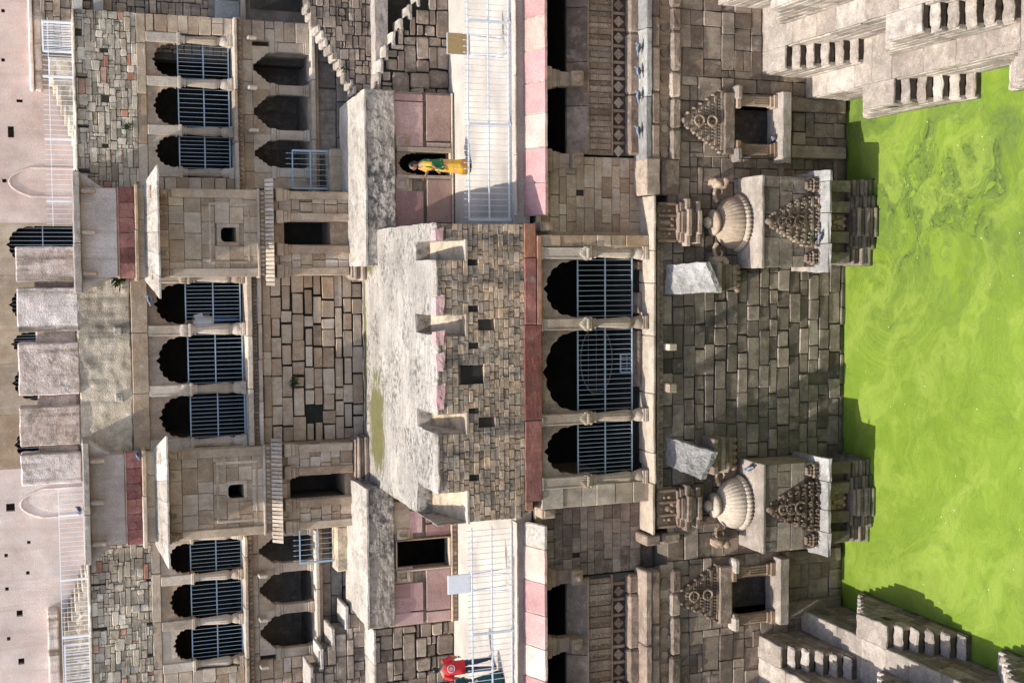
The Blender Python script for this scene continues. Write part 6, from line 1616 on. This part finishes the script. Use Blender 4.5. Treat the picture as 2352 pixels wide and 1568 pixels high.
for i in range(NR):
    f = i/(NR-1); z = (.80+.66*f)*hs; rx = (.215, .205, .195, .185, .182, .19, .2, .185, .12)[i]; ry = (.2, .19, .18, .172, .168, .172, .175, .15, .1)[i]
    a0, a1 = R(-62+28*f), R(128)
    for k in range(NA): a = a0+(a1-a0)*k/(NA-1); w_ = 1+.025*math.sin(6*a+i); V_.append((rx*w_*math.cos(a), ry*w_*math.sin(a)+.005, z+.015*math.sin(3*a)))
F2 = [[i*NA+k, i*NA+k+1, (i+1)*NA+k+1, (i+1)*NA+k] for i in range(NR-1) for k in range(NA-1)]
m_.add(V_, F2, True); m_.add([(x*.96, y*.96, z) for x, y, z in V_], [f[::-1] for f in F2], True)
placed(m_, L, wr).build('sari_end', 'green_sari', wo)
head(wo, L, wr, 1.63*hs, tilt=.04, hair='bun')
m_ = MB(); hand(m_, Vector((-.14, -.31, 1.27))*hs, (.1, -.6, .75), (0, .75, .6)); hand(m_, Vector((.17, -.17, .99))*hs, (-.3, -.7, -.5), (.5, 0, .5)); placed(m_, L, wr).build('hands', 'skin', wo)
m_ = MB()
for e in (-1, 1): m_.cbox(e*.09-.04, e*.09+.04, -.2+(.06 if e < 0 else 0), .06+(.06 if e < 0 else 0), 0, .05, .02)
placed(m_, L, wr).build('sandals', 'shoe', wo)
ph = MB(); ph.cbox(-.2, -.12, -.43, -.415, 1.33*hs, 1.47*hs, .004); tag(placed(ph, L, wr).build('phone', 'phone'), 'small dark phone held up by the woman in the yellow sari', 'phone')

# ---- man in a red T-shirt walking away on the other side
mx, my = PZ(1132, 1462, Zw); mr = R(180+14); L = (mx-.75, my-.05, Zw+.002)
mo = thing('person', 'man in a red T-shirt with round white back print and dark jeans, walking', 'person', L)
hs = 1.05
body = [(0, 0, .95), (0, .01, 1.12), (0, 0, 1.32), (0, 0, 1.46), (0, -.01, 1.55), (.2, 0, 1.43), (.27, .03, 1.2), (.3, -.03, .98), (-.2, 0, 1.43), (-.28, 0, 1.2), (-.27, -.12, 1.0)]
edg = [(0, 1), (1, 2), (2, 3), (3, 4), (3, 5), (5, 6), (6, 7), (3, 8), (8, 9), (9, 10)]
rad = [.13, .13, .14, .1, .055, .065, .05, .035, .065, .05, .035]
skinmesh('body', [(x*hs, y*hs, z*hs) for x, y, z in body], edg, [r_*hs for r_ in rad], 'skin', mo, L, mr)
SH_ = placed(loft([(0, 0, .86*hs, .205, .15), (0, 0, 1.0*hs, .20, .15), (0, 0, 1.2*hs, .205, .155), (0, 0, 1.38*hs, .22, .14), (0, 0, 1.47*hs, .15, .1), (0, 0, 1.53*hs, .065, .06)], 28, lambda j, a: .015*math.sin(7*a+j)), L, mr); sh_ = SH_.build('shirt', 'red_cloth', mo)
for e in (-1, 1):
    m_ = MB(); m_.tube(Vector((e*.17, 0, 1.45))*hs, Vector((e*.27, .01, 1.2))*hs, .088, 12, .08); placed(m_, L, mr).build('sleeve', 'red_cloth', mo)
for e in (-1, 1):
    kn = (e*.11, -.02 if e > 0 else .05, .5); ft = (e*.12, .16 if e > 0 else -.16, .08)
    skinmesh('trouser_leg', [tuple(v*hs for v in p_) for p_ in ((e*.09, 0, .93), kn, ft)], [(0, 1), (1, 2)], [.105, .085, .065], 'jeans', mo, L, mr)
    m_ = MB(); m_.cbox(e*.12*hs-.05, e*.12*hs+.05, ft[1]*hs-.18, ft[1]*hs+.09, .0, .09, .03); placed(m_, L, mr).build('shoe', 'shoe', mo)
# round white print: ring with letters-like dashes and a flower of petals
m_ = MB(); cz = 1.27*hs; rr = .105
def bk(x, z): return .148+.012*(1-abs(x)/.2)
for k in range(22):
    a0, a1 = 2*math.pi*k/22, 2*math.pi*(k+.6)/22
    for r_, w_ in ((rr, .012), (rr*.62, .005)):
        p0, p1 = (r_*math.cos(a0), cz+r_*math.sin(a0)), (r_*math.cos(a1), cz+r_*math.sin(a1)); m_.tube((p0[0], bk(*p0), p0[1]), (p1[0], bk(*p1), p1[1]), w_, 5)
for k in range(5):
    a = 2*math.pi*k/5+.3; m_.ball((.03*math.cos(a), bk(0, 0)-.003, cz+.03*math.sin(a)), .019, .009, .019, 8, 5)
placed(m_, L, mr).build('back_print', 'white_cloth', sh_)
head(mo, L, mr, 1.64*hs, tilt=.02, hair='short')
m_ = MB(); hand(m_, Vector((.3, -.04, .97))*hs, (0, -.2, -1), (1, 0, 0)); hand(m_, Vector((-.27, -.13, .99))*hs, (0, -.3, -.9), (-1, 0, 0)); placed(m_, L, mr).build('hands', 'skin', mo)
# ---- woman in dark teal with a striped scarf beside him
tx, ty = PZ(1150, 1545, Zw); L = (tx-.22, ty-.1, Zw+.002); tr_ = R(205)
to = thing('person', 'woman in a dark teal dress with striped scarf, long dark hair, beside the red shirt', 'person', L)
hs = .96
body = [(0, 0, .92), (0, .01, 1.1), (0, 0, 1.3), (0, 0, 1.42), (0, -.01, 1.5), (.17, 0, 1.38), (.22, .02, 1.15), (.2, -.1, .98), (-.17, 0, 1.38), (-.22, .02, 1.15), (-.2, -.1, .98)]
edg = [(0, 1), (1, 2), (2, 3), (3, 4), (3, 5), (5, 6), (6, 7), (3, 8), (8, 9), (9, 10)]
skinmesh('body', [(x*hs, y*hs, z*hs) for x, y, z in body], edg, [r_*hs for r_ in (.12, .12, .13, .09, .05, .06, .048, .032, .06, .048, .032)], 'skin', to, L, tr_)
placed(loft([(0, .0, .07, .33, .3), (0, 0, .35*hs, .27, .25), (0, 0, .7*hs, .215, .19), (0, 0, 1.0*hs, .17, .145), (0, 0, 1.25*hs, .175, .15), (0, 0, 1.40*hs, .15, .11), (0, 0, 1.47*hs, .06, .06)], 36, lambda j, a: (.05*math.sin(8*a+j*.4) if j < 3 else 0)), L, tr_).build('dress', 'teal_cloth', to)
for e in (-1, 1):
    m_ = MB(); m_.tube(Vector((e*.15, 0, 1.4))*hs, Vector((e*.22, .02, 1.14))*hs, .075, 12, .065); placed(m_, L, tr_).build('sleeve', 'teal_cloth', to)
m_ = MB(); V_ = []
for i in range(12):
    f = i/11
    for j in range(4): V_.append((.17-.32*f+.05*j, .155+.012*math.sin(i+j), (1.36-.55*f)*hs-.03*j))
F2 = [[i*4+j, i*4+j+1, (i+1)*4+j+1, (i+1)*4+j] for i in range(11) for j in range(3)]
m_.add(V_, F2, True).add([(x, y+.012, z) for x, y, z in V_], [f[::-1] for f in F2], True)
placed(m_, L, tr_).build('scarf', 'cream_stripe', to)
head(to, L, tr_, 1.62*hs, tilt=.02, hair='long')
m_ = MB(); hand(m_, Vector((.2, -.11, .97))*hs, (0, -.4, -.8), (1, 0, 0)); hand(m_, Vector((-.2, -.11, .97))*hs, (0, -.4, -.8), (-1, 0, 0)); placed(m_, L, tr_).build('hands', 'skin', to)
m_ = MB()
for e in (-1, 1): m_.cbox(e*.09-.045, e*.09+.045, -.17, .1, 0, .06, .02)
placed(m_, L, tr_).build('shoes', 'shoe', to)
# ---- person inside the upper arcade, half hidden by a pillar
px_, _ = P(500, 741, YC+.75); L = (px_, YC+.8, zfl2); pr_ = R(10)
uo = thing('person', 'person in white shirt and blue trousers behind the railing, half hidden by a pillar', 'person', L)
body = [(0, 0, .95), (0, .01, 1.12), (0, 0, 1.32), (0, 0, 1.46), (0, -.01, 1.55), (.2, 0, 1.43), (.25, .0, 1.2), (.22, -.16, 1.05), (-.2, 0, 1.43), (-.25, 0, 1.2), (-.22, -.16, 1.05)]
edg = [(0, 1), (1, 2), (2, 3), (3, 4), (3, 5), (5, 6), (6, 7), (3, 8), (8, 9), (9, 10)]
skinmesh('body', body, edg, [.13, .13, .14, .1, .055, .065, .05, .035, .065, .05, .035], 'skin', uo, L, pr_)
placed(loft([(0, 0, .88, .2, .15), (0, 0, 1.2, .2, .155), (0, 0, 1.38, .215, .14), (0, 0, 1.47, .15, .1), (0, 0, 1.53, .065, .06)], 24), L, pr_).build('shirt', 'white_cloth', uo)
for e in (-1, 1):
    m_ = MB(); m_.tube((e*.17, 0, 1.45), (e*.26, 0, 1.2), .085, 12, .075); placed(m_, L, pr_).build('sleeve', 'white_cloth', uo)
    skinmesh('trouser_leg', [(e*.09, 0, .93), (e*.11, 0, .5), (e*.12, .02, .08)], [(0, 1), (1, 2)], [.105, .085, .065], 'blue_cloth', uo, L, pr_)
    m_ = MB(); m_.cbox(e*.12-.05, e*.12+.05, -.16, .1, 0, .09, .03); placed(m_, L, pr_).build('shoe', 'shoe', uo)
head(uo, L, pr_, 1.66, hair='short')
m_ = MB(); hand(m_, (.22, -.17, 1.04), (0, -.9, .1), (0, 0, 1)); hand(m_, (-.22, -.17, 1.04), (0, -.9, .1), (0, 0, 1)); placed(m_, L, pr_).build('hands', 'skin', uo)

# ================================================================ NOTICE BOARDS ON THE WALKWAY RAILING
def board(c0, c1, Y, mat, lab, Kk, lean):
    # c0: top-right picture point of the panel, c1: bottom-left; stands on two thin legs
    a = gr(Kk, c0[0], c0[1], c1[0], c1[1], Y)
    t = thing('notice_board', lab, 'sign', ((a[0]+a[1])/2, Y, Zw))
    MB().cbox(a[0], a[1], Y-.015, Y+.015, a[2], a[3], .004).build('panel', mat, t)
    for p0, p1 in (((a[0], a[2]), (a[1], a[2])), ((a[0], a[3]), (a[1], a[3])), ((a[0], a[2]), (a[0], a[3])), ((a[1], a[2]), (a[1], a[3]))): MB().bar((p0[0], Y, p0[1]), (p1[0], Y, p1[1]), .022).build('frame', 'pale_paint', t)
    for x in (a[0]+.02, a[1]-.02):
        for dy in (-.28, .25): MB().tube((x, Y, a[2]+.02), (x, Y+dy, Zw), .014, 6).build('leg', 'pale_paint', t)
    for x in (a[0]+.02, a[1]-.02): MB().tube((x, Y-.21, Zw+.2), (x, Y+.19, Zw+.2), .01, 6).build('brace', 'pale_paint', t)
board((1345, 230), (1497, 372), 31.35, 'ochre_board', 'ochre backed notice board on thin legs at the walkway railing, sunlit side', 'B1', 0)
board((1350, 830), (1503, 955), 31.35, 'white_paint', 'white notice board on thin legs at the walkway railing, shaded side', 'B3', 0)

# ================================================================ PIGEONS
plain('pigeon_grey', (.16, .18, .23), rough=.7, var=.25, scale=30)
plain('pigeon_dark', (.05, .05, .065), rough=.6, var=.2, scale=30)
def pigeon_parts(t, loc, rz):
    b = MB(); b.ball((0, 0, .12), .065, .12, .07, 12, 9); b.ball((0, -.1, .19), .038, .042, .045, 10, 7); b.tube((0, -.08, .13), (0, -.1, .19), .045, 8, .032); b.tube((0, .08, .12), (0, .22, .10), .04, 6, .025)
    b.tube((0, -.135, .19), (0, -.165, .182), .009, 5, .002); placed(b, loc, rz).build('body', 'pigeon_grey', t)
    for e in (-1, 1):
        w_ = MB(); w_.ball((e*.058, .03, .13), .016, .11, .045, 8, 6); placed(w_, loc, rz).build('wing', 'pigeon_dark', t)
        l_ = MB(); l_.tube((e*.025, 0, .07), (e*.025, -.005, 0), .007, 5); placed(l_, loc, rz).build('leg', 'pigeon_dark', t)
def pigeon(loc, rz, lab, grp=None):
    t = thing('pigeon', lab, 'pigeon', loc, grp); pigeon_parts(t, loc, rz)
zl_ = P(1472, 200, 30.1)[1]-.028
for i, cy in enumerate((325, 485, 650, 890)):
    pigeon((g('C1', 960, cy, 30.05)[0], 30.05, zl_), R((70, 100, 80, 95)[i]), 'grey pigeon perched on the pale ledge under the carved gallery', 'pigeons on the gallery ledge')
zl_ = P(1472, 1400, 30.1)[1]-.03
z3c = lambda cx, cy: ((2600+.38265*cx)/1.7415, (340+.38265*cy)/1.7415)
x, z = P(*z3c(1340, 570), 29.8); pigeon((x, 29.85, P(1786, 290, 29.8)[1]), R(30), 'grey pigeon sitting on the sill of the niche, sunlit side')
x, z = P(*z1c(1690, 720), 28.4); pigeon((x, 28.45, P(1895, 500, 28.45)[1]+.035), R(60), 'grey pigeon standing on the broken eave of the sunlit-side shrine')
x, z = P(1752, 1068, 28.75); pigeon((x-.16, 29.25, z+.005), R(200), 'dark pigeon on the flat top of the shaded-side shrine, beside its ribbed dome')
x, z = P(*cp('A3', 565, 385), YT-.3); pigeon((x, YT-.25, P(193, 1140, YT)[1]+.03), R(150), 'dark pigeon perched on the top slab of the shaded-side tower')
x, z = P(*cp('A3', 945, 15), YT-.2); pigeon((x, YT-.2, P(326, 1045, YT)[1]+.0), R(150), 'dark pigeon on the ledge under the red relief band, shaded side')
x, z = P(*cp('A2', 1055, 505), YT-.9); pigeon((x, YT-.75, P(357, 660, YT-.7)[1]+.06), R(120), 'dark pigeon at the tip of the sunlit-side tower eave')
# ================================================================ SMALL PLANTS IN THE JOINTS
plain('leaf_green', (.05, .085, .02), rough=.7, var=.4, scale=40)
def tuft(loc, n, r_, lab, seed):
    q = random.Random(seed); m_ = MB()
    for i in range(n):
        a, e = q.uniform(0, 2*math.pi), q.uniform(.2, 1.2); d = Vector((math.cos(a)*math.cos(e), -abs(math.sin(a))*math.cos(e), math.sin(e)*q.choice((1, 1, -.6)))); l = r_*q.uniform(.5, 1.1)
        p0 = Vector(loc)+Vector((q.uniform(-.5, .5), q.uniform(-.1, .05), q.uniform(-.3, .3)))*r_; p1 = p0+d*l*.6; p2 = p0+d*l-Vector((0, 0, l*.2)); s_ = Vector((-d.y, d.x, .2)).normalized()*l*.16
        m_.add([p0, p1+s_, p2, p1-s_], [(0, 1, 2, 3)])
    o = m_.build('weed_tuft', 'leaf_green'); tag(o, lab, 'weed')
x, z = g('B2', 300, 1070, YC-.05); tuft((x, YC-.08, z), 60, .22, 'green weed tuft in a joint of the black-jointed wall between the towers', 1)
x, z = P(*z2c(1520, 350), 28.5); tuft((x, 28.45, z), 18, .09, 'bright green weed on the eave corner of the shaded-side shrine', 2)
x, z = P(*z1c(1530, 740), 28.45); tuft((x, 28.5, z), 16, .11, 'long grass blades on the carved gable of the sunlit-side shrine', 3)
x, z = g('B3', 30, 780, 39); 
x, z = g('B1', 150, 455, Y2); tuft((x, Y2-.06, f2(x)), 30, .14, 'green weed on the descending stair of the sunlit side', 5)
x, z = g('A1', 870, 865, YWI); tuft((x, YWI-.06, z), 60, .16, 'dark green weed growing in the rubble wall of the sunlit wing', 6)
x, z = g('A2', 790, 370, YC); tuft((x, YC-.02, P(270, 645, YC)[1]), 70, .3, 'dark green creeper beside the plaster parapet of the sunlit-side tower', 7)
